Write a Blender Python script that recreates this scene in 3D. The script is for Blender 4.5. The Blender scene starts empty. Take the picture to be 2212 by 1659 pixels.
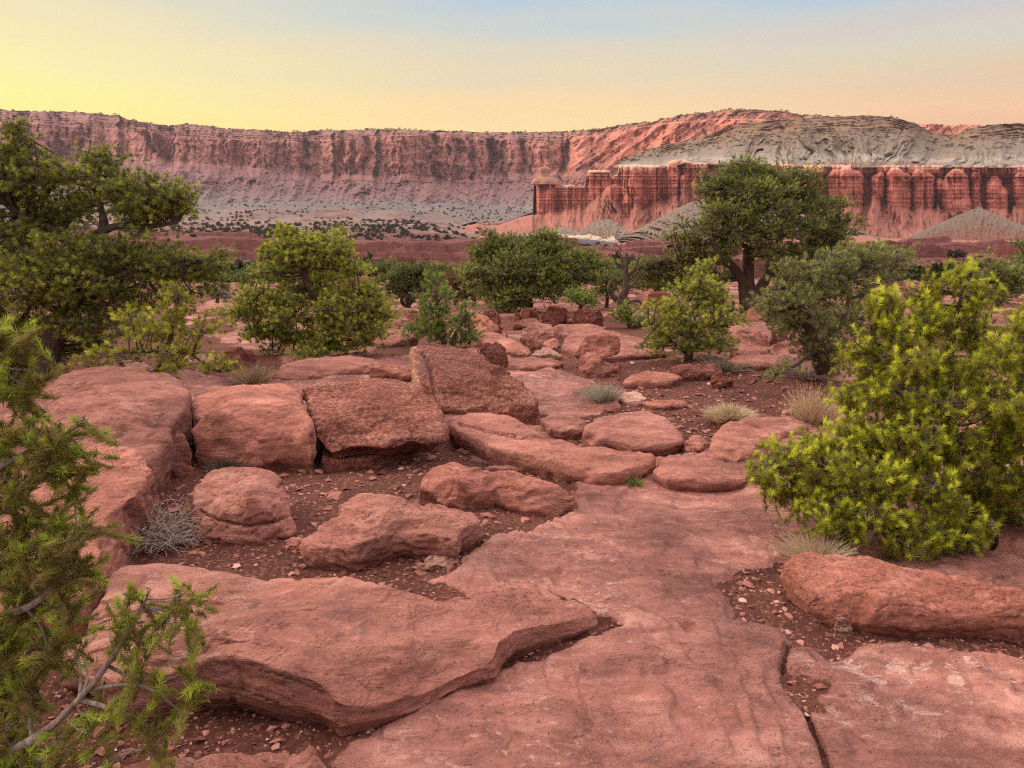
import bpy, bmesh, math, random
import numpy as np
from mathutils.geometry import delaunay_2d_cdt
from mathutils import Vector

# ------------------------------------------------------------------ camera, sky, sun
SC = bpy.context.scene
COL = SC.collection
EYE = 1.6                                   # eye height over the slickrock
PITCH = math.radians(11.16)                 # camera looks down by this much
FPX, CX, CY = 1671.0, 1106.0, 829.5         # focal length and centre, in units of a 2212 x 1659 picture
cam_d = bpy.data.cameras.new('camera')
cam_d.sensor_width = 36.0
cam_d.lens = 36.0 * FPX / 2212.0
cam_d.clip_start = 0.05
cam_d.clip_end = 20000.0
cam = bpy.data.objects.new('camera', cam_d)
COL.objects.link(cam)
cam.location = (0, 0, EYE)
cam.rotation_euler = (math.pi / 2 - PITCH, 0, 0)
SC.camera = cam
SC.view_settings.view_transform = 'Standard'
SC.view_settings.look = 'None'
SC.view_settings.exposure = 0.0
SC.view_settings.gamma = 1.0
SC.cycles.use_denoising = False        # keeps the needles and the rock grain crisp
SC.cycles.filter_width = 1.15
SC.cycles.use_adaptive_sampling = False
SC.cycles.max_bounces = 6
SC.cycles.diffuse_bounces = 3
SC.cycles.volume_bounces = 0
SC.render.resolution_x, SC.render.resolution_y = 1024, 768


def lin(r, g, b):
    f = lambda c: (c / 255 / 12.92) if c / 255 <= 0.04045 else ((c / 255 + 0.055) / 1.055) ** 2.4
    return (f(r), f(g), f(b), 1.0)


SUN_ELEV, SUN_AZ = math.radians(27), math.radians(-74)     # azimuth from +Y (view direction), negative = to the left


class NT:
    """small helper for node trees"""
    def __init__(s, tree):
        s.t = tree

    def n(s, typ, **kw):
        nd = s.t.nodes.new(typ)
        for k, v in kw.items():
            setattr(nd, k, v)
        return nd

    def set(s, sock, v):
        if isinstance(v, bpy.types.NodeSocket):
            s.t.links.new(v, sock)
        else:
            sock.default_value = v

    def math(s, op, a, b=0.0, c=None, clamp=False):
        nd = s.n('ShaderNodeMath', operation=op, use_clamp=clamp)
        s.set(nd.inputs[0], a)
        s.set(nd.inputs[1], b)
        if c is not None:
            s.set(nd.inputs[2], c)
        return nd.outputs[0]

    def vmath(s, op, a, b):
        nd = s.n('ShaderNodeVectorMath', operation=op)
        s.set(nd.inputs[0], a)
        s.set(nd.inputs[1], b)
        return nd.outputs[0]

    def noise(s, vec, scale, detail=4, rough=0.55, dist=0.0):
        nd = s.n('ShaderNodeTexNoise')
        s.set(nd.inputs['Vector'], vec)
        nd.inputs['Scale'].default_value = scale
        nd.inputs['Detail'].default_value = detail
        nd.inputs['Roughness'].default_value = rough
        nd.inputs['Distortion'].default_value = dist
        return nd.outputs['Fac']

    def voro(s, vec, scale, feature='F1', out='Distance', rnd=1.0):
        nd = s.n('ShaderNodeTexVoronoi', feature=feature)
        s.set(nd.inputs['Vector'], vec)
        nd.inputs['Scale'].default_value = scale
        nd.inputs['Randomness'].default_value = rnd
        return nd.outputs[out]

    def ramp(s, fac, stops, interp='LINEAR'):
        nd = s.n('ShaderNodeValToRGB')
        cr = nd.color_ramp
        cr.interpolation = interp
        while len(cr.elements) < len(stops):
            cr.elements.new(0.5)
        for e, (p, c) in zip(cr.elements, stops):
            e.position = p
            e.color = c if isinstance(c, (tuple, list)) else (c, c, c, 1)
        s.set(nd.inputs[0], fac)
        return nd.outputs[0]

    def mix(s, fac, a, b, mode='MIX'):
        nd = s.n('ShaderNodeMix', data_type='RGBA', blend_type=mode)
        s.set(nd.inputs[0], fac)
        s.set(nd.inputs[6], a)
        s.set(nd.inputs[7], b)
        return nd.outputs[2]

    def mapping(s, vec, scale, rot=(0, 0, 0)):
        nd = s.n('ShaderNodeMapping')
        s.set(nd.inputs[0], vec)
        nd.inputs['Scale'].default_value = scale
        nd.inputs['Rotation'].default_value = rot
        return nd.outputs[0]

    def bump(s, h, strength, dist, normal=None):
        nd = s.n('ShaderNodeBump')
        nd.inputs['Strength'].default_value = strength
        nd.inputs['Distance'].default_value = dist
        s.set(nd.inputs['Height'], h)
        if normal is not None:
            s.set(nd.inputs['Normal'], normal)
        return nd.outputs[0]

    def attr(s, name, out='Fac'):
        nd = s.n('ShaderNodeAttribute', attribute_name=name)
        return nd.outputs[out]


def make_sky():
    w = bpy.data.worlds.new('World')
    SC.world = w
    w.use_nodes = True
    t = w.node_tree
    t.nodes.clear()
    k = NT(t)
    tc = k.n('ShaderNodeTexCoord').outputs['Generated']
    sep = k.n('ShaderNodeSeparateXYZ')
    k.set(sep.inputs[0], tc)
    x, y, z = sep.outputs
    elev = k.math('MULTIPLY', k.math('ARCSINE', z), 180 / math.pi)            # degrees
    az = k.math('MULTIPLY', k.math('ARCTAN2', x, y), 180 / math.pi)
    streak = k.n('ShaderNodeTexNoise')
    k.set(streak.inputs['Vector'], k.mapping(tc, (1.3, 1.3, 16)))
    streak.inputs['Scale'].default_value = 3.0
    streak.inputs['Detail'].default_value = 3
    wob = k.math('MULTIPLY', k.math('SUBTRACT', streak.outputs['Fac'], 0.5), 2.8)
    e2 = k.math('DIVIDE', k.math('ADD', k.math('SUBTRACT', elev, 4.0), wob), 14.0, clamp=True)   # 4..18 degrees
    P = lambda d: (d - 4.0) / 14.0
    left = k.ramp(e2, [(0, lin(255, 240, 124)), (P(8.0), lin(255, 249, 154)), (P(10.2), lin(254, 243, 174)), (P(12), lin(251, 235, 178)),
                       (P(13.6), lin(238, 227, 188)), (P(15.2), lin(225, 219, 200)), (1, lin(208, 212, 214))])
    mid = k.ramp(e2, [(0, lin(255, 212, 135)), (P(7.2), lin(254, 223, 162)), (P(8.8), lin(250, 219, 168)), (P(10.4), lin(236, 216, 180)),
                      (P(12), lin(224, 214, 192)), (P(13.6), lin(206, 212, 206)), (P(15.2), lin(188, 205, 219)), (1, lin(174, 196, 222))])
    right = k.ramp(e2, [(0, lin(242, 182, 145)), (P(7.4), lin(244, 200, 160)), (P(9.1), lin(231, 201, 170)), (P(10.4), lin(219, 209, 182)),
                        (P(11.8), lin(214, 210, 198)), (P(12.6), lin(214, 203, 197)), (P(13.9), lin(190, 204, 212)), (P(15.2), lin(170, 200, 222)), (1, lin(155, 190, 224))])
    mr = k.n('ShaderNodeMapRange', interpolation_type='SMOOTHSTEP')
    k.set(mr.inputs[0], az)
    mr.inputs[1].default_value, mr.inputs[2].default_value = -38, 2
    c1 = k.mix(mr.outputs[0], left, mid)
    mr2 = k.n('ShaderNodeMapRange', interpolation_type='SMOOTHSTEP')
    k.set(mr2.inputs[0], az)
    mr2.inputs[1].default_value, mr2.inputs[2].default_value = 2, 34
    low = k.mix(mr2.outputs[0], c1, right)
    # the dome above the picture: Nishita sky with brightness added to fill the ground
    sky = k.n('ShaderNodeTexSky', sky_type='NISHITA')
    sky.sun_disc = False
    sky.sun_elevation = SUN_ELEV
    sky.sun_rotation = SUN_AZ
    nish = k.mix(1.0, sky.outputs[0], (0.10, 0.10, 0.10, 1), 'MULTIPLY')
    high = k.mix(0.25, (3.6, 3.18, 2.95, 1), nish)
    # the sky behind the viewer, away from the afterglow, is dimmer
    mb = k.n('ShaderNodeMapRange', interpolation_type='SMOOTHSTEP')
    k.set(mb.inputs[0], k.math('SUBTRACT', y, k.math('MULTIPLY', x, 0.35)))
    mb.inputs[1].default_value, mb.inputs[2].default_value = -0.95, 0.45
    high = k.mix(mb.outputs[0], k.mix(1.0, high, (0.50, 0.46, 0.48, 1), 'MULTIPLY'), high)
    low = k.mix(mb.outputs[0], (0.62, 0.54, 0.56, 1), low)
    mh = k.n('ShaderNodeMapRange', interpolation_type='SMOOTHSTEP')
    k.set(mh.inputs[0], elev)
    mh.inputs[1].default_value, mh.inputs[2].default_value = 16.5, 42
    full = k.mix(mh.outputs[0], low, high)
    mg = k.n('ShaderNodeMapRange')
    k.set(mg.inputs[0], elev)
    mg.inputs[1].default_value, mg.inputs[2].default_value = -3, 2
    full = k.mix(mg.outputs[0], (0.16, 0.09, 0.07, 1), full)
    bg = k.n('ShaderNodeBackground')
    k.set(bg.inputs[0], full)
    bg.inputs[1].default_value = 1.0
    out = k.n('ShaderNodeOutputWorld')
    t.links.new(bg.outputs[0], out.inputs[0])


make_sky()
sun_d = bpy.data.lights.new('sun', 'SUN')
sun_d.energy = 2.6
sun_d.angle = math.radians(26)
sun_d.color = (1.0, 0.74, 0.52)
sun = bpy.data.objects.new('sun', sun_d)
COL.objects.link(sun)
_sd = Vector((math.sin(SUN_AZ) * math.cos(SUN_ELEV), math.cos(SUN_AZ) * math.cos(SUN_ELEV), math.sin(SUN_ELEV)))
sun.rotation_euler = _sd.to_track_quat('Z', 'Y').to_euler()

# ------------------------------------------------------------------ numpy noise
_rng0 = np.random.default_rng(11)
_PERM = np.concatenate([p := _rng0.permutation(256), p]).astype(np.int32)
_G = _rng0.normal(size=(256, 3)).astype(np.float32)
_G /= np.linalg.norm(_G, axis=1)[:, None]


def perlin(P):
    P = np.asarray(P, dtype=np.float32)
    out = np.empty(len(P), np.float32)
    for s in range(0, len(P), 200000):
        q = P[s:s + 200000]
        i = np.floor(q).astype(np.int32)
        f = q - i
        i &= 255
        u = f * f * f * (f * (f * 6 - 15) + 10)
        r = 0
        for dx in (0, 1):
            wx = u[:, 0] if dx else 1 - u[:, 0]
            px = _PERM[(i[:, 0] + dx) & 255]
            for dy in (0, 1):
                wy = u[:, 1] if dy else 1 - u[:, 1]
                py = _PERM[(px + i[:, 1] + dy) & 255]
                for dz in (0, 1):
                    wz = u[:, 2] if dz else 1 - u[:, 2]
                    g = _G[_PERM[(py + i[:, 2] + dz) & 255]]
                    d = g[:, 0] * (f[:, 0] - dx) + g[:, 1] * (f[:, 1] - dy) + g[:, 2] * (f[:, 2] - dz)
                    r = r + wx * wy * wz * d
        out[s:s + 200000] = r
    return out * 1.4


def fbm(P, octs=4, gain=0.5, lac=2.03):
    P = np.asarray(P, dtype=np.float32)
    r, a = 0, 1.0
    for o in range(octs):
        r = r + a * perlin(P + o * 17.3)
        P = P * lac
        a *= gain
    return r


def ridge(P, octs=4, gain=0.5, lac=2.03):
    P = np.asarray(P, dtype=np.float32)
    r, a, t = 0, 1.0, 0
    for o in range(octs):
        r = r + a * (1 - np.abs(perlin(P + o * 9.7)) * 2)
        t += a
        P = P * lac
        a *= gain
    return r / t


def cells(X, w, seed=0.0):
    """random value per column of width w, with sharp edges"""
    i = np.floor(X / w + seed * 13.7).astype(np.int64) & 255
    return _PERM[(_PERM[i] + int(seed * 7) + 31) & 255].astype(np.float32) / 127.5 - 1


def sstep(a, b, x):
    t = np.clip((x - a) / (b - a), 0, 1)
    return t * t * (3 - 2 * t)


def xyz(x, y, z):
    return np.stack(np.broadcast_arrays(x, y, z), -1).reshape(-1, 3)


# ------------------------------------------------------------------ base ground and picture rays
_T = np.array([(-20, 0), (0, 0), (10, -.07), (20, -.28), (30, -.63), (40, -1.12), (55, -1.95), (70, -2.9), (100, -5.0), (150, -8.2),
               (250, -10.6), (330, -10.9), (420, -10.2), (600, -6.5), (750, 0), (900, 6), (1100, 13), (1350, 24), (1700, 44), (2100, 66), (2400, 84), (5000, 200)], float)
_ld = np.linspace(-20, 5000, 20081)
_lz = np.interp(_ld, _T[:, 0], _T[:, 1])


def base_g(D):
    return np.interp(D, _ld, _lz)


CP, SP = math.cos(PITCH), math.sin(PITCH)


def ray(px, py):
    u = (np.asarray(px, float) - CX) / FPX
    v = (CY - np.asarray(py, float)) / FPX
    return u, CP + v * SP, -SP + v * CP          # x, y (forward), z


def at(px, py, D):
    """world point on the line of sight through (px, py) at forward distance D"""
    x, y, z = ray(px, py)
    t = D / y
    return np.stack(np.broadcast_arrays(x * t, y * t, z * t + EYE), -1)


def to_px(P):
    """where world points are seen from the photographer's place"""
    z = P[:, 2] - EYE
    f = P[:, 1] * CP - z * SP
    u = P[:, 1] * SP + z * CP
    return CX + FPX * P[:, 0] / f, CY - FPX * u / f


def hit(px, py, h=0.0):
    """world point on the line of sight that lies h above the base ground"""
    x, y, z = ray(px, py)
    D = 6.0
    for _ in range(40):
        D = 0.5 * D + 0.5 * min(70.0, max(0.5, (base_g(D) + h - EYE) / min(z, -0.004) * y))
    t = D / y
    return np.array((x * t, D, base_g(D) + h))


# ------------------------------------------------------------------ mesh helpers
def new_mesh(name, verts, faces, attrs=None, smooth=True):
    """verts (n,3), faces (m,k) with one k, as numpy arrays"""
    verts = np.asarray(verts, np.float32)
    faces = np.asarray(faces, np.int32)
    me = bpy.data.meshes.new(name)
    n, m, kk = len(verts), len(faces), faces.shape[1]
    me.vertices.add(n)
    me.vertices.foreach_set('co', verts.ravel())
    me.loops.add(m * kk)
    me.loops.foreach_set('vertex_index', faces.ravel())
    me.polygons.add(m)
    me.polygons.foreach_set('loop_start', np.arange(0, m * kk, kk, dtype=np.int32))
    me.polygons.foreach_set('use_smooth', np.full(m, smooth))
    me.update(calc_edges=True)
    for k, a in (attrs or {}).items():
        at_ = me.attributes.new(k, 'FLOAT', 'POINT')
        at_.data.foreach_set('value', np.asarray(a, np.float32))
    return me


def link(name, me, mat=None, parent=None):
    o = bpy.data.objects.new(name, me)
    COL.objects.link(o)
    if mat is not None and me is not None and not me.materials:
        me.materials.append(mat)
    if parent is not None:
        o.parent = parent
    return o


def tag(o, label=None, cat=None, group=None, kind=None):
    if label:
        o['label'] = label
    if cat:
        o['category'] = cat
    if group:
        o['group'] = group
    if kind:
        o['kind'] = kind
    return o


def grid_faces(nr, nc):
    i = np.arange(nr * nc).reshape(nr, nc)
    return np.stack([i[:-1, :-1], i[:-1, 1:], i[1:, 1:], i[1:, :-1]], -1).reshape(-1, 4)


def poly_sd(xy, poly):
    """signed distance of points to a polygon, positive inside"""
    xy = np.asarray(xy, float)
    a = np.asarray(poly, float)
    b = np.roll(a, -1, 0)
    d2 = np.full(len(xy), 1e9)
    ins = np.zeros(len(xy), bool)
    for (ax, ay), (bx, by) in zip(a, b):
        ex, ey = bx - ax, by - ay
        wx, wy = xy[:, 0] - ax, xy[:, 1] - ay
        t = np.clip((wx * ex + wy * ey) / (ex * ex + ey * ey + 1e-12), 0, 1)
        d2 = np.minimum(d2, (wx - ex * t) ** 2 + (wy - ey * t) ** 2)
        c = ((ay > xy[:, 1]) != (by > xy[:, 1]))
        if ey != 0:
            ins ^= c & (xy[:, 0] < ex * (xy[:, 1] - ay) / ey + ax)
    return np.where(ins, 1, -1) * np.sqrt(d2)


def line_d(xy, pl):
    d2 = np.full(len(xy), 1e9)
    for (ax, ay), (bx, by) in zip(pl[:-1], pl[1:]):
        ex, ey = bx - ax, by - ay
        wx, wy = xy[:, 0] - ax, xy[:, 1] - ay
        t = np.clip((wx * ex + wy * ey) / (ex * ex + ey * ey + 1e-12), 0, 1)
        d2 = np.minimum(d2, (wx - ex * t) ** 2 + (wy - ey * t) ** 2)
    return np.sqrt(d2)


# ------------------------------------------------------------------ materials
def new_mat(name):
    m = bpy.data.materials.new(name)
    m.use_nodes = True
    t = m.node_tree
    t.nodes.clear()
    k = NT(t)
    out = k.n('ShaderNodeOutputMaterial')
    b = k.n('ShaderNodeBsdfPrincipled')
    b.inputs['Roughness'].default_value = 0.9
    b.inputs['Specular IOR Level'].default_value = 0.2
    t.links.new(b.outputs[0], out.inputs[0])
    return m, k, b


def rock_color(k, pos, lo, mid, hi, varnish=0.5, fleck=0.5, rnd=None):
    big = k.noise(pos, 1.9, 5, 0.6, 0.4)
    med = k.noise(k.mapping(pos, (2.2, 5.0, 14.0), (0.1, 0.05, 0.5)), 1.6, 7, 0.72, 0.6)
    fine = k.noise(pos, 85, 4, 0.75)
    f = k.math('ADD', k.math('MULTIPLY', big, 0.42), k.math('MULTIPLY', med, 0.60))
    f = k.math('ADD', f, k.math('MULTIPLY', fine, 0.16))
    c = k.ramp(f, [(0.46, lo), (0.60, mid), (0.74, hi)])
    # desert varnish: darker grey stains with a shape of their own
    v1 = k.noise(pos, 1.1, 7, 0.72, 1.2)
    v2 = k.noise(k.mapping(pos, (3, 5, 3)), 3.5, 5, 0.75)
    vm = k.ramp(k.math('ADD', k.math('MULTIPLY', v1, 0.70), k.math('MULTIPLY', v2, 0.30)), [(0.56, 0.0), (0.66, varnish)])
    c = k.mix(vm, c, (0.095, 0.062, 0.062, 1))
    # pale mineral flecks
    fl = k.noise(k.mapping(pos, (1, 1.7, 1.5)), 9.0, 6, 0.78, 0.5)
    fl2 = k.noise(pos, 0.9, 2, 0.5)
    fm = k.ramp(k.math('ADD', fl, k.math('MULTIPLY', k.math('SUBTRACT', fl2, 0.5), 0.5)), [(0.59, 0.0), (0.66, fleck)])
    c = k.mix(fm, c, (0.58, 0.41, 0.36, 1))
    # small dark pits and chips
    pt = k.noise(k.mapping(pos, (1, 1.5, 1.8)), 30, 3, 0.6, 0.8)
    pm = k.ramp(k.math('ADD', pt, k.math('MULTIPLY', k.math('SUBTRACT', k.noise(pos, 1.6, 2, 0.5), 0.5), 0.35)), [(0.64, 0.0), (0.70, 0.6)])
    c = k.mix(pm, c, (0.10, 0.042, 0.034, 1))
    med = k.math('SUBTRACT', med, k.math('MULTIPLY', pm, 0.25))
    # flaking sheets: terraces with a crisp broken edge
    fk = k.noise(k.mapping(pos, (1.0, 2.3, 4.5), (0.05, 0.03, 0.35)), 1.7, 8, 0.66, 0.5)
    saw = k.math('FRACT', k.math('MULTIPLY', fk, 13.0))
    msk = k.ramp(k.noise(k.mapping(pos, (1, 1, 1)), 1.3, 4, 0.65), [(0.42, 0.0), (0.58, 1.0)])
    edge = k.ramp(saw, [(0.0, 0.75), (0.07, 0.0), (0.93, 0.0), (1.0, 0.0)])
    lip = k.ramp(saw, [(0.80, 0.0), (0.97, 0.5), (1.0, 0.3)])
    c = k.mix(k.math('MULTIPLY', edge, msk), c, (0.13, 0.052, 0.042, 1))
    c = k.mix(k.math('MULTIPLY', lip, msk), c, hi)
    med = k.math('ADD', med, k.math('MULTIPLY', k.math('MULTIPLY', saw, msk), 0.34))
    if rnd is not None:
        c = k.mix(1.0, c, k.ramp(rnd, [(0, (0.80, 0.78, 0.79, 1)), (0.5, (1, 1, 1, 1)), (1, (1.12, 1.05, 1.0, 1))]), 'MULTIPLY')
    return c, big, med, fine


def make_rock_mat(name, lo, mid, hi, varnish=0.5, fleck=0.4, crust=0.0, bump=1.0):
    m, k, b = new_mat(name)
    pos = k.n('ShaderNodeNewGeometry').outputs['Position']
    rnd = k.n('ShaderNodeObjectInfo').outputs['Random']
    off = k.n('ShaderNodeVectorMath', operation='SCALE')
    k.set(off.inputs[0], k.n('ShaderNodeObjectInfo').outputs['Location'])
    c, big, med, fine = rock_color(k, pos, lo, mid, hi, varnish, fleck, rnd)
    h = k.math('ADD', k.math('MULTIPLY', med, 0.6), k.math('MULTIPLY', fine, 0.05))
    g = k.noise(pos, 22, 5, 0.7)
    h = k.math('ADD', h, k.math('MULTIPLY', g, 0.16 + 0.2 * crust))
    # thin bedding lines
    bed = k.noise(k.mapping(pos, (1.0, 1.0, 16.0), (0.10, 0.07, 0)), 2.4, 5, 0.75, 1.2)
    h = k.math('ADD', h, k.math('MULTIPLY', bed, 0.20))
    if crust:
        cr = k.noise(pos, 34, 6, 0.8, 0.6)
        cm = k.ramp(cr, [(0.50, 0.0), (0.64, 1.0)])
        c = k.mix(k.math('MULTIPLY', cm, crust), c, k.mix(0.35, c, (0.10, 0.045, 0.035, 1)))
        h = k.math('ADD', h, k.math('MULTIPLY', cm, 0.5 * crust))
    k.set(b.inputs['Base Color'], c)
    k.set(b.inputs['Normal'], k.bump(h, 1.0, 0.050 * bump))
    return m


M_ROCK = make_rock_mat('sandstone', (0.209, 0.079, 0.061, 1), (0.356, 0.147, 0.113, 1), (0.513, 0.248, 0.196, 1), 0.45, 0.34)
M_ROCK_ORANGE = make_rock_mat('orange_sandstone', (0.223, 0.079, 0.057, 1), (0.370, 0.144, 0.106, 1), (0.503, 0.234, 0.178, 1), 0.25, 0.25, 0.15)
M_ROCK_DARK = make_rock_mat('crusted_sandstone', (0.237, 0.079, 0.057, 1), (0.389, 0.144, 0.104, 1), (0.532, 0.248, 0.187, 1), 0.08, 0.35, 0.7, 1.4)
M_ROCK_PALE = make_rock_mat('pale_sandstone', (0.34, 0.17, 0.13, 1), (0.48, 0.27, 0.21, 1), (0.60, 0.38, 0.31, 1), 0.2, 0.3)


def make_ground_mat():
    m, k, b = new_mat('slickrock_and_dirt')
    pos = k.n('ShaderNodeNewGeometry').outputs['Position']
    c, big, med, fine = rock_color(k, pos, (0.162, 0.068, 0.057, 1), (0.304, 0.131, 0.108, 1), (0.475, 0.248, 0.204, 1), 0.9, 0.6)
    # lichen freckles and shallow pits
    lic = k.voro(k.mapping(pos, (1, 1.25, 1)), 11.0)
    lin_ = k.noise(pos, 24, 4, 0.7)
    lm = k.ramp(k.math('ADD', lic, k.math('MULTIPLY', lin_, 0.55)), [(0.33, 0.75), (0.44, 0.0)])
    area = k.ramp(k.noise(pos, 0.8, 3, 0.6), [(0.42, 0.0), (0.62, 1.0)])
    c = k.mix(k.math('MULTIPLY', lm, area), c, (0.52, 0.36, 0.31, 1))
    tone = k.ramp(k.noise(k.mapping(pos, (.8, 1.3, 1)), 0.9, 4, 0.6, 0.5), [(0.36, (0.76, 0.73, 0.74, 1)), (0.50, (1.06, 1.04, 1.03, 1)), (0.64, (1.30, 1.25, 1.20, 1))])
    c = k.mix(1.0, c, tone, 'MULTIPLY')
    d = k.attr('dirt')
    dn = k.noise(pos, 14, 5, 0.75)
    dm = k.ramp(k.math('ADD', d, k.math('MULTIPLY', k.math('SUBTRACT', dn, 0.5), 0.7)), [(0.42, 0.0), (0.56, 1.0)])
    d1 = k.noise(pos, 2.2, 4, 0.6)
    d2 = k.noise(pos, 75, 4, 0.8)
    dcol = k.ramp(k.math('ADD', k.math('MULTIPLY', d1, 0.5), k.math('MULTIPLY', d2, 0.5)),
                  [(0.34, (0.085, 0.029, 0.022, 1)), (0.52, (0.165, 0.058, 0.043, 1)), (0.70, (0.26, 0.10, 0.073, 1))])
    chips = k.voro(pos, 55.0, out='Color')
    chipv = k.n('ShaderNodeSeparateColor')
    k.set(chipv.inputs[0], chips)
    chm = k.ramp(chipv.outputs[0], [(0.80, 0.0), (0.86, 0.55)])
    dcol = k.mix(chm, dcol, (0.36, 0.155, 0.115, 1))
    k.set(b.inputs['Base Color'], k.mix(dm, c, dcol))
    h1 = k.math('ADD', k.math('MULTIPLY', med, 0.55), k.math('MULTIPLY', k.noise(pos, 26, 5, 0.7), 0.4))
    h1 = k.math('ADD', h1, k.math('MULTIPLY', fine, 0.1))
    h1 = k.math('SUBTRACT', h1, k.math('MULTIPLY', k.math('MULTIPLY', lm, area), 0.05))
    h2 = k.math('ADD', k.math('MULTIPLY', d2, 0.6), k.math('MULTIPLY', k.voro(pos, 48.0), 0.5))
    hm = k.n('ShaderNodeMix', data_type='FLOAT')
    k.set(hm.inputs[0], dm)
    k.set(hm.inputs[2], h1)
    k.set(hm.inputs[3], h2)
    k.set(b.inputs['Normal'], k.bump(hm.outputs[0], 1.0, 0.055))
    return m


def make_far_mat(name, stops, attr='zone', nscale=0.01, namp=0.25, strata=0.0, sscale=0.2, streak=0.0, stscale=0.05, bump=6.0, spot=None, fine=0.05, var=0.25):
    """far terrain: colour ramp along a 'zone' attribute, broken by noise, bedding lines in z, vertical streaks"""
    m, k, b = new_mat(name)
    pos = k.n('ShaderNodeNewGeometry').outputs['Position']
    z = k.attr(attr)
    n1 = k.noise(pos, nscale, 6, 0.65, 0.3)
    n2 = k.noise(pos, fine, 5, 0.7)
    zz = k.math('ADD', z, k.math('MULTIPLY', k.math('SUBTRACT', n1, 0.5), namp))
    c = k.ramp(zz, stops)
    v = k.math('ADD', k.math('MULTIPLY', n2, var), 1 - var / 2)
    h = k.math('MULTIPLY', n2, 1.0)
    if strata:
        s = k.noise(k.mapping(pos, (0.02, 0.02, 1.0)), sscale, 5, 0.7)
        v = k.math('MULTIPLY', v, k.math('ADD', k.math('MULTIPLY', s, strata * 2), 1 - strata))
        h = k.math('ADD', h, k.math('MULTIPLY', s, 0.6))
    if streak:
        s = k.noise(k.mapping(pos, (1.0, 0.3, 0.06)), stscale, 5, 0.75)
        v = k.math('MULTIPLY', v, k.math('ADD', k.math('MULTIPLY', s, streak * 2), 1 - streak))
        h = k.math('ADD', h, k.math('MULTIPLY', s, 0.8))
    vc = k.n('ShaderNodeCombineColor')
    for i in range(3):
        k.set(vc.inputs[i], v)
    c = k.mix(1.0, c, vc.outputs[0], 'MULTIPLY')
    if spot:
        sc, amt, col = spot
        sp = k.voro(k.mapping(pos, (1, 1, 1.6)), sc)
        a = k.noise(pos, sc * 0.12, 3, 0.6)
        sm = k.ramp(k.math('ADD', sp, k.math('MULTIPLY', k.math('SUBTRACT', a, 0.5), -0.9)), [(0.20, amt), (0.30, 0.0)])
        c = k.mix(sm, c, col)
    k.set(b.inputs['Base Color'], c)
    k.set(b.inputs['Normal'], k.bump(h, 0.8, bump))
    return m


def make_leaf_mat(name, stops, trans=0.25):
    m, k, b = new_mat(name)
    t = k.attr('tint')
    c = k.ramp(t, stops)
    k.set(b.inputs['Base Color'], c)
    b.inputs['Roughness'].default_value = 0.62
    b.inputs['Specular IOR Level'].default_value = 0.3
    tr = k.n('ShaderNodeBsdfTranslucent')
    k.set(tr.inputs[0], c)
    mx = k.n('ShaderNodeMixShader')
    mx.inputs[0].default_value = trans
    out = [n for n in k.t.nodes if n.type == 'OUTPUT_MATERIAL'][0]
    k.t.links.new(b.outputs[0], mx.inputs[1])
    k.t.links.new(tr.outputs[0], mx.inputs[2])
    k.t.links.new(mx.outputs[0], out.inputs[0])
    return m


M_BRIGHT = make_leaf_mat('young_pine_needles', [(0, (0.197, 0.150, 0.028, 1)), (0.3, (0.283, 0.294, 0.024, 1)), (0.62, (0.436, 0.479, 0.032, 1)), (1, (0.765, 0.815, 0.086, 1))], 0.35)
M_NEAR = make_leaf_mat('near_pine_needles', [(0, (0.21, 0.155, 0.05, 1)), (0.35, (0.27, 0.235, 0.045, 1)), (0.7, (0.26, 0.32, 0.04, 1)), (1, (0.46, 0.54, 0.08, 1))], 0.4)
M_PINE = make_leaf_mat('pine_needles', [(0, (0.125, 0.125, 0.037, 1)), (0.4, (0.215, 0.242, 0.048, 1)), (0.75, (0.349, 0.388, 0.063, 1)), (1, (0.608, 0.625, 0.103, 1))], 0.3)
M_OLIVE = make_leaf_mat('olive_pine_needles', [(0, (0.141, 0.146, 0.053, 1)), (0.4, (0.235, 0.260, 0.079, 1)), (0.75, (0.349, 0.387, 0.119, 1)), (1, (0.538, 0.565, 0.178, 1))], 0.3)
M_JUNIPER = make_leaf_mat('juniper_foliage', [(0, (0.125, 0.132, 0.052, 1)), (0.4, (0.205, 0.236, 0.067, 1)), (0.75, (0.322, 0.369, 0.085, 1)), (1, (0.519, 0.550, 0.129, 1))], 0.25)
M_GREEN = make_leaf_mat('green_juniper_foliage', [(0, (0.125, 0.161, 0.048, 1)), (0.5, (0.223, 0.312, 0.074, 1)), (1, (0.412, 0.511, 0.111, 1))], 0.25)
M_FAR = make_leaf_mat('far_scrub_foliage', [(0, (0.035, 0.037, 0.022, 1)), (0.5, (0.065, 0.068, 0.036, 1)), (1, (0.11, 0.11, 0.055, 1))], 0.1)
M_RUST = make_leaf_mat('rusty_foliage', [(0, (0.14, 0.095, 0.05, 1)), (0.5, (0.27, 0.14, 0.07, 1)), (1, (0.42, 0.20, 0.10, 1))], 0.2)
M_SAGE = make_leaf_mat('sage_foliage', [(0, (0.11, 0.10, 0.07, 1)), (0.5, (0.24, 0.22, 0.15, 1)), (1, (0.50, 0.47, 0.36, 1))], 0.2)
M_STRAW = make_leaf_mat('dry_grass_blades', [(0, (0.38, 0.25, 0.15, 1)), (0.5, (0.64, 0.49, 0.32, 1)), (1, (0.84, 0.72, 0.54, 1))], 0.45)
M_STICK = make_leaf_mat('bleached_twigs', [(0, (0.144, 0.098, 0.078, 1)), (0.5, (0.274, 0.210, 0.173, 1)), (1, (0.446, 0.378, 0.320, 1))], 0.0)


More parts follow.
